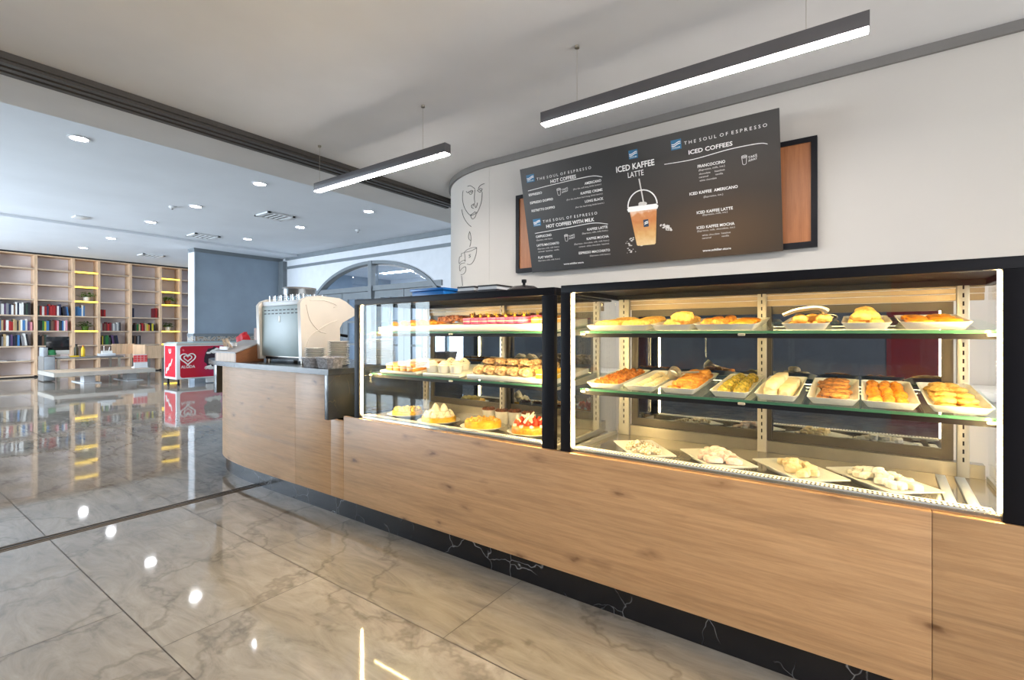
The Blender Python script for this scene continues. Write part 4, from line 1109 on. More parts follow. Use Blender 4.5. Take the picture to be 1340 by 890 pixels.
# framed wooden panel on the wall behind the menu board
wp = thing('wood_wall_panel', 'reddish wooden panel in a black frame partly hidden behind the menu board', 'wall panel', (-1.2,3.19,1.63))
obj('board', MB().box((-2.20,3.176,1.66), (-0.205,3.196,2.225)), M['walnut'], wp)
f = MB()
f.box((-2.225,3.166,1.632), (-2.195,3.199,2.25)).box((-0.21,3.166,1.632), (-0.18,3.199,2.25)).box((-2.195,3.166,1.632), (-0.21,3.199,1.664)).box((-2.195,3.166,2.222), (-0.21,3.199,2.25))
obj('frame', f, M['black'], wp)

# line drawing of a face and a coffee cup on the round end of the wall
FC = [[(-110.0,2.423),(-110.8,2.393),(-110.5,2.327),(-108.2,2.253),(-104.2,2.188),(-102.0,2.174)],[(-111.6,2.259),(-110.5,2.209),(-108.2,2.156),(-105.2,2.108),(-102.7,2.079)],[(-94.5,2.351),(-94.9,2.284),(-96.3,2.226),(-98.4,2.18)],[(-105.8,2.442),(-103.6,2.44),(-101.8,2.424),(-99.7,2.398)],[(-97.3,2.392),(-96.1,2.41),(-94.5,2.417),(-93.0,2.418)],[(-107.1,2.404),(-105.8,2.386),(-104.5,2.391),(-102.4,2.394),(-101.1,2.383)],[(-104.7,2.388),(-103.9,2.368),(-102.7,2.361),(-101.4,2.372),(-101.8,2.388)],[(-103.4,2.389),(-102.7,2.376),(-102.2,2.385)],[(-98.1,2.372),(-96.8,2.384),(-95.5,2.386),(-94.3,2.374)],[(-97.3,2.369),(-96.3,2.356),(-95.1,2.359),(-94.7,2.373)],[(-96.3,2.378),(-95.8,2.367),(-95.3,2.372)],[(-99.7,2.391),(-100.2,2.326),(-99.8,2.277)],[(-101.2,2.269),(-102.4,2.263),(-102.1,2.242),(-100.6,2.232)],[(-101.1,2.251),(-100.4,2.274),(-99.6,2.246),(-99.0,2.232),(-98.2,2.249),(-97.8,2.271)],[(-103.7,2.181),(-101.8,2.188),(-100.4,2.195),(-99.7,2.199),(-99.0,2.189),(-98.4,2.192)],[(-103.4,2.18),(-101.2,2.176),(-98.8,2.184)],[(-103.2,2.177),(-102.2,2.148),(-101.1,2.141),(-99.5,2.155),(-98.7,2.181)]]
CP = [[(-103.9,2.04),(-105.0,2.005),(-104.5,1.974),(-103.0,1.955),(-103.2,1.93),(-103.9,1.906)],[(-103.9,2.04),(-103.0,1.999),(-102.7,1.957)],[(-109.0,1.869),(-106.2,1.886),(-101.8,1.893),(-98.6,1.888),(-100.4,1.875),(-104.2,1.866),(-109.0,1.869)],[(-98.4,1.886),(-98.6,1.844),(-100.4,1.782),(-103.0,1.751),(-106.2,1.759)],[(-108.8,1.863),(-108.2,1.823),(-108.0,1.786)],[(-103.2,1.838),(-104.7,1.835),(-103.2,1.82),(-104.7,1.813)],[(-109.0,1.866),(-112.0,1.866),(-112.0,1.842),(-114.4,1.837),(-114.8,1.781),(-112.7,1.794),(-109.0,1.799),(-108.2,1.787)],[(-114.4,1.763),(-111.6,1.776),(-108.2,1.774)],[(-114.4,1.763),(-113.9,1.713),(-111.6,1.729),(-108.0,1.74),(-107.4,1.708),(-109.4,1.679),(-112.7,1.676)],[(-112.0,1.666),(-111.3,1.623),(-110.8,1.573)],[(-116.0,1.575),(-114.4,1.546),(-112.1,1.57)]]
def wall_lines(L, rad):
    mb = MB()
    for q in L:
        pts = smooth_line([(-2.52+1.001*math.cos(math.radians(a)), 4.2+1.001*math.sin(math.radians(a)), z) for a, z in q], 4)
        mb.tube(pts, rad, 5)
    return mb
ink = plain('charcoal_ink', S(92,92,88), 0.8)
dr = thing('line_drawing', 'thin line drawing of a face and steaming cup on the rounded wall', 'wall drawing', (-2.75,3.22,1.55))
obj('face_lines', wall_lines(FC, 0.0026), ink, dr)
obj('cup_lines', wall_lines(CP, 0.0024), ink, dr)

# ------------------------------------------------------------------ THINGS ON TOP OF THE LEFT CASE
ZT = 1.3545
bx = thing('flat_box', 'blue flat box on top of the left display case', 'box', (-2.13,2.2,ZT))
obj('tub', MB().box((-2.27,2.10,ZT), (-2.0,2.30,ZT+0.052), bev=0.004), plain('blue_plastic', S(20,120,200), 0.35), bx)
obj('lid', MB().box((-2.28,2.09,ZT+0.0525), (-1.99,2.31,ZT+0.068), bev=0.003), plain('blue_lid', S(16,110,190), 0.3), bx)
def menu_stack(x0, x1, y0, y1, n, label):
    for k in range(n):
        t = thing('folder', label[k], 'folder', ((x0+x1)/2,(y0+y1)/2,ZT+k*0.034), 'folders on the left display case')
        s = 0.012*k
        z = ZT+k*0.034
        obj('pages', MB().box((x0+s+0.004,y0+0.001,z+0.008), (x1+s-0.004,y1,z+0.024)), M['white_plastic'], t)
        obj('cover', MB().box((x0+s,y0,z), (x1+s,y1,z+0.008)).box((x0+s,y0,z+0.024), (x1+s,y1,z+0.033)), plain('dark_cover', S(40,34,36), 0.5), t)
menu_stack(-1.93,-1.80,2.13,2.33,2,['lower folder of the left stack on the cake case','upper folder of the left stack on the cake case'])
menu_stack(-1.775,-1.635,2.13,2.35,2,['lower folder of the right stack on the cake case','upper folder of the right stack on the cake case'])
ld = thing('pan_lid', 'dark domed pan lid with a knob on the left display case', 'lid', (-1.49,2.2,ZT))
obj('dome', MB().lathe([(0.104,0),(0.106,0.006),(0.10,0.03),(0.06,0.052),(0,0.060)], (-1.49,2.2,ZT), 32), plain('dark_enamel', S(60,52,52), 0.2, metal=0.4), ld)
obj('knob', MB().lathe([(0,0.058),(0.008,0.06),(0.008,0.07),(0.014,0.074),(0.014,0.09),(0,0.092)], (-1.49,2.2,ZT), 16), M['black'], ld)

# ------------------------------------------------------------------ THINGS ON THE STONE BAR
ZB = 0.9225
em = thing('espresso_machine', 'large cream and grey espresso machine standing back to front on the bar', 'espresso machine', (-3.62,2.15,ZB))
X0, X1 = -3.905, -3.35
obj('back_panel', MB().box((X0,2.0,0.972), (X1,2.012,1.362), bev=0.003), M['grey_enamel'], em)
sl = MB()
for r_ in range(2):
    for k in range(9):
        x = X0+0.035+k*0.056; z = 1.325-r_*0.026
        sl.box((x,1.9985,z), (x+0.034,2.0005,z+0.008))
obj('vent_slots', sl, M['black'], em)
obj('badge', MB().box((X0+0.25,1.9975,1.235), (X0+0.275,2.0,1.285), bev=0.001), M['white'], em)
obj('body', MB().box((X0+0.01,2.0125,0.965), (X1-0.01,2.25,1.34)).box((X0+0.01,2.2505,1.22),(X1-0.01,2.36,1.36)), M['steel_pale'], em)
obj('base', MB().box((X0+0.02,2.02,0.945), (X1-0.02,2.30,0.9645)).box((X0+0.01,2.2505,0.9225+0.03), (X1-0.01,2.42,1.0), bev=0.003), M['black'], em)
prof = [(1.985,0.945),(1.972,1.37),(1.995,1.402),(2.05,1.424),(2.13,1.432),(2.30,1.424),(2.36,1.400),(2.455,1.335),(2.46,1.30),(2.33,1.232),(2.305,1.19),(2.310,0.945)]
for xa in (X1+0.002, X0-0.042):
    obj('side_panel', MB().prism(prof, 'x', xa, xa+0.04), M['cream'], em)
relief = MB().tube(smooth_line([(X1+0.043,2.02,1.36),(X1+0.043,2.05,1.25),(X1+0.043,2.12,1.17),(X1+0.043,2.18,1.15)],6), 0.004, 6).tube(smooth_line([(X1+0.043,2.02,1.05),(X1+0.043,2.06,1.13),(X1+0.043,2.18,1.21),(X1+0.043,2.28,1.25)],6), 0.004, 6).tube(smooth_line([(X1+0.043,2.05,1.395),(X1+0.043,2.16,1.40),(X1+0.043,2.27,1.37),(X1+0.043,2.25,1.35)],6), 0.003, 6)
obj('relief_line', relief, M['cream'], em)
obj('cup_rail', MB().box((X0+0.0,2.0,1.3625), (X1-0.002,2.02,1.40), bev=0.004).box((X0+0.0,2.26,1.3625), (X1-0.002,2.28,1.425), bev=0.004).box((X0,2.02,1.3625),(X1-0.002,2.26,1.372)), M['white_plastic'], em)
for x in (X0+0.03, X1-0.03):
    for y in (2.04, 2.27): obj('foot', MB().lathe([(0.018,0),(0.018,0.022),(0.012,0.0225),(0,0.0225)], (x,y,ZB), 12), M['steel'], em)
for x in (X0+0.14, X1-0.14):
    gh = obj('group_head', MB().lathe([(0,0.0),(0.034,0.0),(0.034,0.05),(0.028,0.06),(0,0.06)], (x,2.33,1.16), 20), M['steel'], em)
    obj('portafilter', MB().lathe([(0,-0.03),(0.03,-0.028),(0.033,0),(0,0)], (x,2.33,1.159), 20).tube([(x,2.36,1.145),(x,2.50,1.125)],[0.010,0.013],8), M['black'], gh)
gm = MB().lathe([(0.0,0.0),(0.022,0.0),(0.030,0.004),(0.034,0.075),(0.032,0.075),(0.028,0.006),(0,0.006)], n=16).mesh('glass_cup', M['clear'])
gi = 0
for j, y in enumerate((2.06,2.14,2.22)):
    for i in range(6):
        o = link('glass_cup', gm); o.location = (X0+0.06+i*0.085+0.02*(j%2), y, 1.3725)
        tag(o, 'clear glass cup standing on top of the espresso machine', 'glass', 'glasses on the espresso machine')
drum = thing('lid_stack', 'low dark steel drum resting on the glasses on the espresso machine', 'tin', (-3.60,2.14,1.4485))
obj('body', MB().lathe([(0,0),(0.12,0),(0.12,0.045),(0,0.045)], (-3.60,2.14,1.4485), 32), plain('dark_tin', S(120,124,126), 0.3, metal=0.7), drum)
obj('rim', MB().lathe([(0.118,0.0455),(0.124,0.0455),(0.124,0.058),(0.118,0.058)], (-3.60,2.14,1.4485), 32), M['trim_grey'], drum)
# small plates in stacks, each plate a thing
def plate_stack(cx_, cy_, r, n, z0, lab, group, step=0.012):
    me = MB().lathe([(0,0),(r*0.62,0),(r*0.9,step*1.0),(r,step*1.05),(r*0.99,step*1.25),(r*0.62,step*0.5),(0,step*0.5)], n=32).mesh('saucer', M['white'])
    for k in range(n):
        o = link('saucer', me); o.location = (cx_+rnd.uniform(-.0015,.0015), cy_+rnd.uniform(-.0015,.0015), z0+k*step)
        tag(o, lab, 'saucer', group)
plate_stack(-3.14,1.985,0.072,10,ZB,'white saucer in the shorter stack beside the espresso machine','shorter saucer stack')
plate_stack(-2.965,2.055,0.074,14,ZB,'white saucer in the taller stack behind the grey baskets','taller saucer stack')
plate_stack(-2.86,2.33,0.115,15,ZB,'white plate in the big stack seen through the cake case glass','big plate stack')
plate_stack(-3.02,2.45,0.10,14,ZB,'white plate in the stack at the back of the bar','rear plate stack')
wk, nt, b = new_mat('woven_grey_wicker')
mp = coords(nt, (1,1,1)); wv = N(nt, 'ShaderNodeTexWave', Scale=60.0, Distortion=0.5); wv.bands_direction = 'Z'; nt.links.new(mp.outputs[0], wv.inputs['Vector'])
ck = N(nt, 'ShaderNodeTexNoise', Scale=70.0, Detail=2.0); nt.links.new(mp.outputs[0], ck.inputs['Vector'])
mx = N(nt, 'ShaderNodeMix', data_type='RGBA', blend_type='MULTIPLY'); mx.inputs[0].default_value = 0.8
r1 = ramp(nt, [(0.2, S(176,174,180)), (0.8, S(240,238,238))]); r2 = ramp(nt, [(0.4,(0.5,0.5,0.5)),(0.6,(1,1,1))])
nt.links.new(wv.outputs['Fac'], r1.inputs[0]); nt.links.new(ck.outputs['Fac'], r2.inputs[0]); nt.links.new(r1.outputs[0], mx.inputs[6]); nt.links.new(r2.outputs[0], mx.inputs[7]); nt.links.new(mx.outputs[2], b.inputs['Base Color'])
bp = N(nt, 'ShaderNodeBump', Strength=0.8, Distance=0.004); nt.links.new(wv.outputs['Fac'], bp.inputs['Height']); nt.links.new(bp.outputs[0], b.inputs['Normal'])
def basket(x, y, w, d, h, label):
    t = thing('wicker_basket', label, 'basket', (x,y,ZB))
    mb = MB(); bm = mb.bm
    def loop(w_, d_, z, c): return [bm.verts.new((p[0],p[1],z)) for p in oct_loop(w_, d_, c, 0)]
    Rr = [loop(w*0.8,d*0.8,0,0.02), loop(w*0.9,d*0.9,h*0.5,0.024), loop(w,d,h,0.028), loop(w*0.93,d*0.93,h,0.026), loop(w*0.75,d*0.75,0.006,0.018)]
    for A, B_ in zip(Rr, Rr[1:]):
        for k in range(8): bm.faces.new((A[k],A[(k+1)%8],B_[(k+1)%8],B_[k]))
    bm.faces.new(Rr[0][::-1]); bm.faces.new(Rr[-1])
    link('woven_body', mb.mesh('woven_body', wk), t)
    mb = MB().tube([(p[0],p[1],h) for p in oct_loop(w*0.98,d*0.98,0.028,0)], 0.006, 6, closed=True)
    link('rim', mb.mesh('rim', wk), t)
basket(-2.975,1.875,0.145,0.13,0.062,'small grey woven basket on the left of the two, in front of the saucers')
basket(-2.795,1.875,0.175,0.13,0.068,'larger grey woven basket at the bar end next to the cake case')
# wooden display box with sloping lid
wbx = thing('wooden_box', 'wooden counter box with a sloping grey lid beside the espresso machine', 'box', (-4.08,1.92,ZB))
pr = [(1.82,ZB),(2.04,ZB),(2.04,ZB+0.155),(1.82,ZB+0.068)]
obj('side', MB().prism(pr, 'x', -3.97, -3.952), M['oak_dark'], wbx)
obj('side', MB().prism(pr, 'x', -4.308, -4.29), M['oak_dark'], wbx)
obj('front', MB().box((-4.29,1.82,ZB), (-3.97,1.835,ZB+0.068)), M['oak_plain'], wbx)
obj('back', MB().box((-4.29,2.025,ZB), (-3.97,2.04,ZB+0.15)), M['oak_dark'], wbx)
obj('lid', MB().prism([(1.812,ZB+0.069),(1.812,ZB+0.079),(2.045,ZB+0.170),(2.045,ZB+0.160)], 'x', -4.31, -3.95), plain('grey_lid', S(176,172,170), 0.5), wbx)
sk = thing('stick_holder', 'small holder full of wrapped sugar sticks on the wooden box', 'holder', (-4.19,1.87,ZB+0.105))
obj('holder', MB().box((-4.25,1.83,ZB+0.0925),(-4.13,1.842,ZB+0.118)).box((-4.25,1.898,ZB+0.120),(-4.13,1.91,ZB+0.148)), M['white_plastic'], sk)
stx = MB()
for k in range(16):
    x = -4.245+k*0.0075; stx.tube([(x,1.872+rnd.uniform(-.01,.01),ZB+0.112),(x+rnd.uniform(-.012,.012),1.85+rnd.uniform(-.02,.02),ZB+0.165+rnd.uniform(0,.02))], 0.0035, 5)
so = obj('sugar_sticks', stx, pastry_mat('paper_sticks', S(214,170,120), S(244,232,214), scale=12), sk); so['kind'] = 'stuff'
rb = obj('bag', MB().blob((0,0,0.085),0.065,0.05,0.14,0.10,5,3,0,0.7,True), plain('red_cloth', S(226,24,44), 0.6), None)
rb.location = (-4.5,2.14,ZB); tag(rb, 'bright red soft bag behind the wooden box on the bar', 'bag')
mh = thing('menu_holder', 'upright brown wooden board standing between the red bag and the espresso machine', 'board', (-4.55,2.29,ZB))
obj('board', MB().box((-4.60,2.28,ZB+0.012), (-4.50,2.296,ZB+0.275), bev=0.003), M['oak_dark'], mh)
obj('stand', MB().box((-4.59,2.25,ZB), (-4.51,2.33,ZB+0.0115), bev=0.003), M['oak_plain'], mh)
# white back counter along the wall, glimpsed between the machine and the cake case
bc = thing('back_counter', 'white back counter against the wall behind the serving aisle', 'counter', (-1.4,2.98,0))
obj('body', MB().box((-2.5,2.86,0.0), (0.8,3.19,0.86)), M['white_plastic'], bc)
obj('top', MB().box((-2.52,2.83,0.8605), (0.82,3.195,0.90), bev=0.003), M['white'], bc)
dl = MB()
for k in range(6): dl.box((-2.48+0.54*k,2.858,0.08), (-2.0+0.54*k,2.8598,0.82))
obj('door', dl, M['cream'], bc)

# ------------------------------------------------------------------ BOOKCASE
XB0, XB1 = -17.84, -17.45
div = [2.30, 3.045, 3.79, 4.335, 5.07, 5.825, 6.36, 7.10]
LV = [0.06, 0.44, 0.82, 1.215, 1.62, 2.035, 2.435, 2.845]
bcase = thing('bookcase', 'wall-high pale oak bookcase covering the far end of the hall', 'bookcase', (-17.65,4.7,0))
for y in div: obj('upright', MB().box((XB0,y-0.03,0.05), (XB1,y+0.03,3.18)), M['oak_plain'], bcase)
obj('back_panel', MB().box((XB0-0.004,0.78,0.05), (XB0-0.0005,7.13,3.18)), plain('lilac_white_board', S(238,232,236), 0.7, var=0.01), bcase)
obj('top_board', MB().box((XB0,0.78,3.1805), (XB1+0.01,7.13,3.205)), M['oak_plain'], bcase)
obj('shadow_gap', MB().box((XB0,0.78,3.2055), (XB1+0.005,7.13,3.262)), M['black_line'], bcase)  # black strip stands for the shade in the gap above the bookcase
obj('toe_kick', MB().box((XB0+0.02,0.78,0.0), (XB1-0.05,7.13,0.0495)), M['black_line'], bcase)
lit_bays = (2, 5)
for bi in range(len(div)-1):
    ya, yb = div[bi]+0.0305, div[bi+1]-0.0305
    for li, z in enumerate(LV):
        lit = bi in lit_bays and li in ((3,5,6,7) if bi == 2 else (1,2,3,5,6,7))
        sh = obj('shelf', MB().box((XB0,ya,z-0.032), (XB1-0.01,yb,z)), M['ash_board'], bcase)
        if lit: 
            o = obj('light_strip', MB().box((XB1-0.0098,ya,z-0.034), (XB1+0.012,yb,z+0.004)), M['led_yellow'], sh)
for y in (0.81, 1.555):
    obj('upright', MB().box((XB0,y-0.03,0.05), (XB1,y+0.03,3.18)), M['oak_plain'], bcase)
    for z in LV: obj('shelf', MB().box((XB0,y+0.0305,z-0.032), (XB1-0.01,y+0.7145,z)), M['ash_board'], bcase)
bay_n = ['leftmost bay','second bay','third bay with yellow lit shelves','fourth bay','fifth bay','sixth bay','last bay']
lev_n = {2:'third shelf from the floor',3:'fourth shelf from the floor',4:'fifth shelf from the floor',1:'second shelf from the floor'}
BC = {'red':S(170,36,34),'dark red':S(112,30,36),'navy':S(40,46,74),'black':S(34,32,36),'white':S(228,226,220),'green':S(44,120,60),'dark green':S(46,66,52),'brown':S(108,78,60),'tan':S(196,166,120),'purple':S(88,62,96),'blue':S(62,116,168),'pink':S(222,150,160),'yellow':S(206,190,60),'orange':S(206,120,60),'grey':S(130,128,130)}
BMAT = {k: plain('book_cover_'+k.replace(' ','_'), v, 0.55, var=0.08) for k, v in BC.items()}
PAGE = plain('book_pages', S(226,216,196), 0.8)
BM_ = {}
def book_mesh(c):
    if c not in BM_:
        mb = MB()   # unit book: spine towards +X, thickness along Y
        mb.box((-1,0,0), (-0.02,0.12,1)).box((-1,0.88,0), (-0.02,1,1)).box((-0.06,0.0,0), (0,1,1))
        mb.box((-0.97,0.121,0.02), (-0.061,0.879,0.97), mi=1)
        BM_[c] = mb.mesh('book', [BMAT[c], PAGE])
    return BM_[c]
used = {}
rb_ = random.Random(17)
def row(bi, li, y0, y1, palette, hmin=0.22, hmax=0.30, lean_end=False):
    y = y0; z = LV[li]+0.0008; items = []
    while True:
        th_ = rb_.uniform(0.028, 0.05)
        if y+th_ > y1: break
        items.append((y, th_)); y += th_+0.0015
    seen = {}
    for k, (yy, th_) in enumerate(items):
        if lean_end and k >= len(items)-3: yy += 0.045
        c = palette[k % len(palette)] if rb_.random() < 0.8 else rb_.choice(palette)
        h = rb_.uniform(hmin, hmax); d = rb_.uniform(0.15, 0.2)
        o = link('book', book_mesh(c)); o.scale = (d, th_, h)
        o.location = (XB1-0.05-rb_.uniform(0,0.03), yy, z)
        if lean_end and k >= len(items)-3 and k > 0: o.rotation_euler = (math.radians(7+0*k), 0, 0); o.location.z += 0.003
        grp = '%s books on the %s of the %s' % (c, lev_n[li], bay_n[bi])
        tag(o, '%s book on the %s of the %s' % (c, lev_n[li].replace(' from the floor',' up'), bay_n[bi]), 'book', grp)
row(0,4,2.335,2.99,['dark red','red','white','purple','grey','navy','tan','brown','white','navy','black','white','black','dark green','black','brown','black'],0.24,0.33)
row(0,3,2.335,2.99,['grey','navy','red','dark red','white','navy','red','tan','grey','black','tan','white','blue','white','purple','pink'])
row(0,2,2.335,2.90,['brown','black','grey','tan','white','navy','purple','navy','black','blue','grey'],0.24,0.32,True)
row(1,4,3.09,3.69,['dark green','green','white','navy','black','orange','red','red','red','dark red','purple','navy','black','navy','blue','blue','grey'],0.22,0.31,True)
row(1,3,3.09,3.68,['dark green','black','green','yellow','tan','black','brown','dark red','red','pink','dark green','navy','blue','white','pink'])
row(1,2,3.09,3.30,['dark green','black','brown','dark green','grey'],0.24,0.30)
row(2,4,3.835,4.05,['blue','navy','blue','white','blue'],0.22,0.32)
row(3,4,4.38,4.53,['red','dark red','red'],0.18,0.22)
row(3,3,4.38,4.86,['black','dark red','brown','dark red','red','dark red','grey','white','grey','white','grey'],0.20,0.27)
row(3,2,4.38,4.76,['black','yellow','dark green','green','green','dark green','purple','black','navy','brown'],0.20,0.27,True)
row(4,4,5.12,5.20,['navy','black'],0.24,0.28)
row(4,4,5.64,5.78,['dark red','red','dark red'],0.26,0.30)
row(4,3,5.16,5.70,['black','brown','green','tan','white','red','dark red','tan','yellow','orange','black','yellow','black'],0.18,0.27)
row(4,2,5.12,5.36,['black','brown','black','grey','black'],0.22,0.26)
# flat papers in the leftmost bay
for k in range(3):
    o = obj('magazine', MB().box((-0.2,-0.13,0), (0,0.13,0.012), bev=0.002), M['white_plastic' if k != 1 else 'trim_grey'])
    o.location = (XB1-0.06, 2.48+0.17*k, LV[1]+0.0008); o.rotation_euler = (0,0,0.1*k)
    tag(o, ['pale magazine lying flat at the left of the low shelf','grey magazine lying flat in the middle of the low shelf','pale magazine lying flat at the right of the low shelf'][k], 'magazine')
# potted plants on the lit shelves
def plant(loc, potmat, label, sd, pot_r=0.085, w=0.22):
    t = thing('potted_plant', label, 'plant', loc)
    link('pot', MB().lathe([(0,0),(pot_r*0.75,0),(pot_r,0.13),(pot_r*0.92,0.13),(pot_r*0.85,0.11),(0,0.11)], n=20).mesh('pot', potmat), t)
    r = random.Random(sd); mb = MB()
    for k in range(110):
        a = r.uniform(0,2*PI); el = r.uniform(0.1,1.3); L = r.uniform(0.4,1.0)*w
        d = Vector((math.cos(a)*math.cos(el), math.sin(a)*math.cos(el), math.sin(el)*0.75))
        p = Vector((0,0,0.11))+d*L; s = Vector((-math.sin(a),math.cos(a),0))*0.022
        f = Vector((math.cos(a),math.sin(a),-0.3))*0.035; up_ = Vector((0,0,0.012))
        mb.face([p-f*0.6, p+s, p+f]); mb.face([p-f*0.6, p+f, p-s+up_])
    for k in range(10):
        a = r.uniform(0,6.28); mb.tube([(0,0,0.1),(0.08*math.cos(a),0.08*math.sin(a),0.18)],0.004,5)
    link('foliage', mb.mesh('foliage', M['leaf'] if sd % 2 else M['leaf_dark']), t)
XP = XB1-0.17
plant((XP,4.10,LV[5]+0.001), M['white'], 'green plant in a white pot on the third bay of the bookcase, upper lit shelf', 1)
plant((XP,4.07,LV[3]+0.001), M['leaf_dark'], 'yellow-green plant in a dark pot on the third bay of the bookcase, lower lit shelf', 2)
plant((XP,6.06,LV[5]+0.001), M['oak_dark'], 'green plant on the upper lit shelf nearest the blue wall', 3)
plant((XP,6.06,LV[3]+0.001), M['white'], 'dark green plant in a white pot on the lower lit shelf nearest the blue wall', 4)

# ------------------------------------------------------------------ HALL FURNITURE
# low long table
tb = thing('low_table', 'long low table with a pale wooden top and grey edges in the hall', 'table', (-14.8,3.68,0))
obj('top', MB().box((-15.38,2.78,0.262), (-14.05,4.50,0.285), bev=0.002), M['ash_board'], tb)
f = MB().box((-15.43,2.72,0.20), (-15.38,4.56,0.288)).box((-14.05,2.72,0.20), (-14.0,4.56,0.288)).box((-15.38,2.72,0.20), (-14.05,2.78,0.288)).box((-15.38,4.50,0.20), (-14.05,4.56,0.288))
obj('edge_frame', f, M['steel_pale'], tb)
for y in (3.40, 4.20): 
    obj('pedestal', MB().box((-14.75,y-0.08,0.02), (-14.45,y+0.12,0.262)).box((-15.2,y-0.14,0), (-14.2,y+0.18,0.0195)), M['white_plastic'], tb)
sgn = thing('desk_calendar', 'red and white stand-up calendar on the right end of the low table', 'calendar', (-14.5,4.40,0.2885))
obj('sheet', MB().prism([(4.260,0.43),(4.540,0.43),(4.540,0.60),(4.260,0.60)], 'x', -14.48, -14.465), plain('red_print', S(226,60,62), 0.5), sgn)
ln = MB()
for k in range(3): ln.box((-14.4648,4.330+0.07*k,0.435), (-14.4638,4.335+0.07*k,0.595))
for k in range(3): ln.box((-14.4648,4.265,0.45+0.05*k), (-14.4638,4.535,0.454+0.05*k))
obj('grid', ln, M['white_print'], sgn)
obj('stand', MB().box((-14.6,4.260,0.289), (-14.42,4.540,0.315)).box((-14.50,4.270,0.315), (-14.481,4.530,0.62)).box((-14.4635,4.262,0.316),(-14.44,4.538,0.43)), M['white_plastic'], sgn)
# desk with computer
dk = thing('desk', 'dark grey metal framed desk carrying the computer in front of the bookcase', 'desk', (-15.9,3.6,0))
obj('top', MB().box((-16.3,3.05,0.53), (-15.5,4.35,0.565), bev=0.003), M['trim_grey'], dk)
for x in (-16.25,-15.55):
    for y in (3.10,4.27): obj('leg', MB().box((x-0.025,y-0.025,0), (x+0.025,y+0.025,0.53)), M['steel'], dk)
mon = thing('computer', 'black screened computer with a white chin standing on the desk', 'computer', (-15.75,3.12,0.5655))
obj('screen', MB().box((-15.765,2.92,0.735), (-15.735,3.34,1.065), bev=0.004), M['black_gloss'], mon)
obj('chin', MB().box((-15.768,2.92,0.635), (-15.732,3.34,0.7345), bev=0.003), M['white'], mon)
obj('stand', MB().box((-15.85,3.05,0.566), (-15.70,3.21,0.575)).box((-15.80,3.08,0.575), (-15.77,3.18,0.75)), M['steel'], mon)
kb = obj('keyboard', MB().box((-15.66,3.0,0.5655), (-15.54,3.30,0.58), bev=0.003), M['white_plastic']); tag(kb, 'white keyboard lying in front of the computer', 'keyboard')
gb = obj('cloth_bag', MB().blob((0,0,0.07), 0.05, 0.075, 0.08, 0.12, 3, 3, 0, 0.7, True), plain('green_cloth', S(40,120,70), 0.7)); gb.location = (-15.56,2.98,0.601)
tag(gb, 'green cloth bag in front of the left edge of the computer screen', 'bag')
fb = thing('cabinet', 'pale grey side cabinet to the left of the computer desk', 'cabinet', (-15.7,2.91,0))
obj('body', MB().box((-16.0,2.83,0.02), (-15.47,3.03,0.60)), M['trim_grey'], fb)
obj('door', MB().box((-15.4695,2.84,0.04), (-15.455,3.02,0.59), bev=0.003), M['door_grey'], fb)
fl = obj('file_box', MB().box((-15.9,2.83,0.601), (-15.5,2.91,0.81), bev=0.003), M['door_grey']); tag(fl, 'grey upright file box on the side cabinet beside the green bag', 'file box')
def bottle(x, y, z, h, r, body, capm, label):
    t = thing('bottle', label, 'bottle', (x,y,z))
    link('body', MB().lathe([(0,0),(r,0.003),(r,h*0.68),(r*0.5,h*0.84),(r*0.45,h*0.9),(0,h*0.9)], n=16).mesh('body', body), t)
    link('cap', MB().lathe([(r*0.5,h*0.9),(r*0.55,h),(0,h)], n=16).mesh('cap', capm), t)
yel = plain('yellow_plastic', S(226,186,30), 0.4)
bottle(-15.7,3.46,0.566,0.31,0.045,plain('black_yellow_bottle', S(60,52,24), 0.4),M['black'],'black and yellow bottle beside the computer screen')
bottle(-15.62,3.57,0.566,0.28,0.042,yel,plain('orange_cap', S(196,110,40), 0.5),'yellow bottle right of the black bottle on the desk')
yt = obj('desk_tray', MB().box((-15.62,3.32,0.566), (-15.52,3.48,0.60), bev=0.004), yel); tag(yt, 'low yellow tray on the desk edge under the bottles', 'tray')
ms = thing('ship_model', 'small white model on a base at the right of the desk', 'model', (-15.7,4.05,0.566))
obj('base', MB().box((-15.78,3.88,0.566), (-15.62,4.22,0.63), bev=0.004), M['white_plastic'], ms)
obj('deck', MB().box((-15.75,3.95,0.6305), (-15.65,4.16,0.70)).tube([(-15.7,4.0,0.70),(-15.7,4.0,0.82)],0.008).tube([(-15.7,4.1,0.70),(-15.7,4.12,0.80)],0.008), M['white'], ms)
# wooden reception screen
rs_ = thing('reception_desk', 'low reception desk with a pale wooden modesty screen behind the red calendar', 'desk', (-16.3,4.9,0))
obj('screen', MB().box((-16.62,4.40,0.57), (-16.58,4.90,0.855)), M['oak_plain'], rs_)
obj('screen', MB().box((-16.58,4.86,0.46), (-15.66,4.90,0.83)).box((-15.70,4.90,0.46), (-15.66,5.45,0.81)), M['oak_plain'], rs_)
obj('top', MB().box((-16.9,4.905,0.55), (-15.71,5.4,0.57)), M['trim_grey'], rs_)
for p in ((-16.55,4.98),(-15.80,4.98),(-15.80,5.32),(-16.8,5.32)): obj('leg', MB().box((p[0]-0.02,p[1]-0.02,0), (p[0]+0.02,p[1]+0.02,0.55)), M['steel'], rs_)

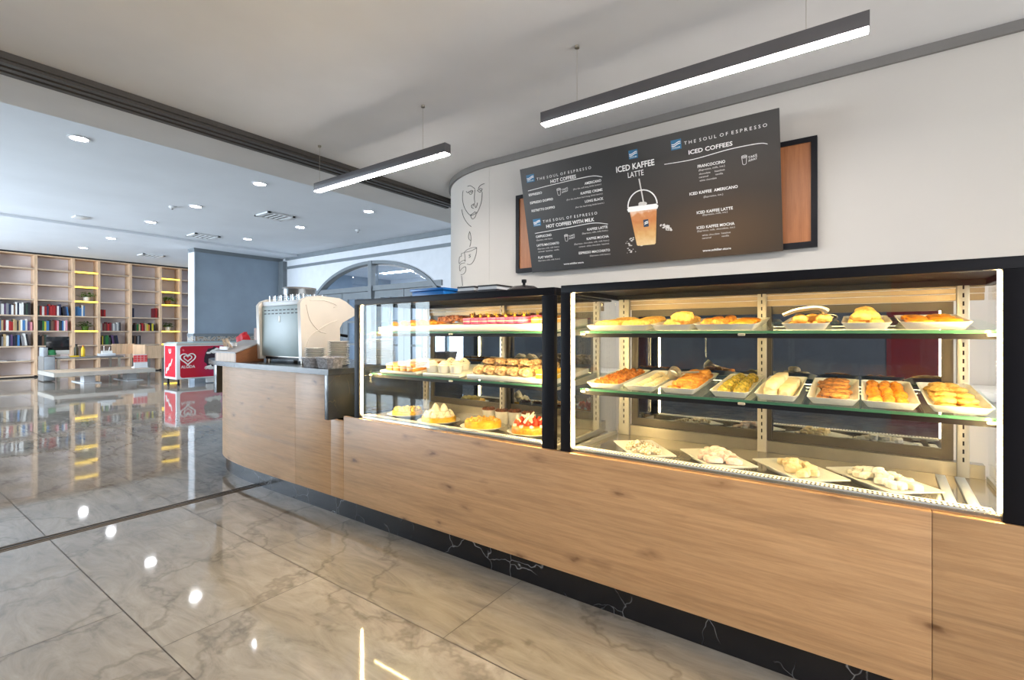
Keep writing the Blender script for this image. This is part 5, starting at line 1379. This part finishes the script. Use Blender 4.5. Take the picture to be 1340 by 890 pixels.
# chest freezer
fz = thing('chest_freezer', 'red and white ice cream chest freezer standing in front of the blue wall', 'freezer', (-12.4,5.2,0))
FX0, FX1, FY0, FY1 = -12.78, -12.10, 4.33, 5.95
obj('body', MB().box((FX0,FY0,0.13), (FX1,FY1,0.90), bev=0.012), M['white_plastic'], fz)
obj('rim', MB().box((FX0-0.012,FY0-0.012,0.8805), (FX1+0.012,FY1+0.012,0.925), bev=0.008), M['steel_pale'], fz)
obj('lid', MB().box((FX0+0.03,FY0+0.03,0.9255), (FX1-0.03,FY1-0.03,0.945), bev=0.004), M['grey_enamel'], fz)
for x in (FX0+0.06, FX1-0.06):
    for y in (FY0+0.06, FY1-0.1): obj('leg', MB().lathe([(0.028,0),(0.028,0.03),(0.02,0.04),(0.02,0.1295),(0,0.1295)], (x,y,0), 14), M['black'], fz)
obj('bracket', MB().box((FX1-0.10,4.95,0.02), (FX1-0.02,5.12,0.1295)), M['white_plastic'], fz)
obj('side_panel', MB().box((FX0+0.05,FY0-0.004,0.18), (FX1-0.05,FY0-0.0005,0.865)), M['red'], fz)
# front panel: red turning violet to the upper right
fp, nt, b = new_mat('red_violet_print')
tc = nt.nodes.new('ShaderNodeTexCoord'); mp = N(nt, 'ShaderNodeMapping'); mp.inputs['Location'].default_value = (0,-0.25,-0.85); mp.inputs['Scale'].default_value = (0,1.3,1.8); nt.links.new(tc.outputs['Object'], mp.inputs[0])
g = N(nt, 'ShaderNodeTexGradient', gradient_type='SPHERICAL'); nt.links.new(mp.outputs[0], g.inputs[0])
r = ramp(nt, [(0.0, S(196,14,44)), (0.35, S(186,20,70)), (0.7, S(176,70,140)), (1.0, S(200,150,190))]); nt.links.new(g.outputs[0], r.inputs[0]); nt.links.new(r.outputs[0], b.inputs['Base Color']); b.inputs['Roughness'].default_value = 0.35
rp = []
for (cyy, czz, a0) in ((FY1-0.11,0.80,0),(FY0+0.13,0.80,90),(FY0+0.13,0.22,180),(FY1-0.11,0.22,270)):
    for k in range(6):
        a = math.radians(a0+18*k); rp.append((cyy+0.06*math.cos(a), czz+0.06*math.sin(a)))
fpan = obj('front_print', MB().prism(rp, 'x', FX1+0.0003, FX1+0.003), fp, fz)
XQ = FX1+0.0045
def heart(cyy, czz, s, n=40):
    out = []
    for i in range(n):
        t = 2*PI*i/n
        out.append((XQ, cyy+s*16*math.sin(t)**3/16, czz+s*(13*math.cos(t)-5*math.cos(2*t)-2*math.cos(3*t)-math.cos(4*t))/17))
    return out
hb = MB().tube(heart(4.55,0.585,0.150), 0.014, 6, closed=True).tube(heart(4.55,0.595,0.078), 0.012, 6, closed=True)
obj('heart_emblem', hb, M['white_print'], fpan)
e = link('brand_text', text_mesh('ALGIDA', 0.28, 0.06, 0.02, M['white_print'], 'brand_text'), fpan); e.rotation_euler = (0,0,PI/2); e.location = Vector((XQ,4.415,0.375))-Vector((-12.4,5.2,0))
ch = MB().blob((0,0,0), 0.004, 0.17, 0.25, 0.18, 4, 3); ch.shift((XQ,5.08,0.58))
obj('chocolate_print', ch, plain('dark_chocolate_print', S(46,26,40), 0.4), fpan)
sp = MB(); r8 = random.Random(2)
for k in range(7): sp.blob((XQ+0.004,5.06+r8.uniform(-.1,.1),0.74+r8.uniform(-.05,.05)), 0.003, 0.05, 0.022, 0.2, k, 2)
for k in range(16):
    a = 3.4+k*0.17; L = r8.uniform(0.06,0.16)
    c = Vector((XQ+0.004,5.10,0.42)); d = Vector((0,math.cos(a),math.sin(a)*0.7))
    sp.tube([c+d*0.08, c+d*(0.08+L)], [0.022,0.006], 6)
sp.blob((XQ+0.003,5.10,0.35), 0.003, 0.13, 0.035, 0.2, 9, 2)
obj('milk_splash_print', sp, M['white_print'], fpan)
obj('glint_print', MB().blob((XQ,4.46,0.77), 0.002, 0.025, 0.025, 0.3, 1, 1), plain('pink_print', S(236,110,120), 0.5), fpan)
sd = fz.children[-2] if False else None
sidep = [c for c in fz.children if c.name.startswith('side_panel')][0]
e = link('side_text', text_mesh('U', 0.12, 0.10, 0.03, M['white_print'], 'side_text'), sidep); e.location = Vector((-12.50,FY0-0.006,0.70))-Vector((-12.4,5.2,0))
sw = MB().tube(smooth_line([(-12.62,FY0-0.006,0.25),(-12.56,FY0-0.006,0.36),(-12.50,FY0-0.006,0.34),(-12.44,FY0-0.006,0.46),(-12.38,FY0-0.006,0.44),(-12.30,FY0-0.006,0.58)],5), [0.02]*5+[0.03]*6+[0.018]*6+[0.03]*5+[0.015]*4, 6)
obj('script_print', sw, M['white_print'], sidep)
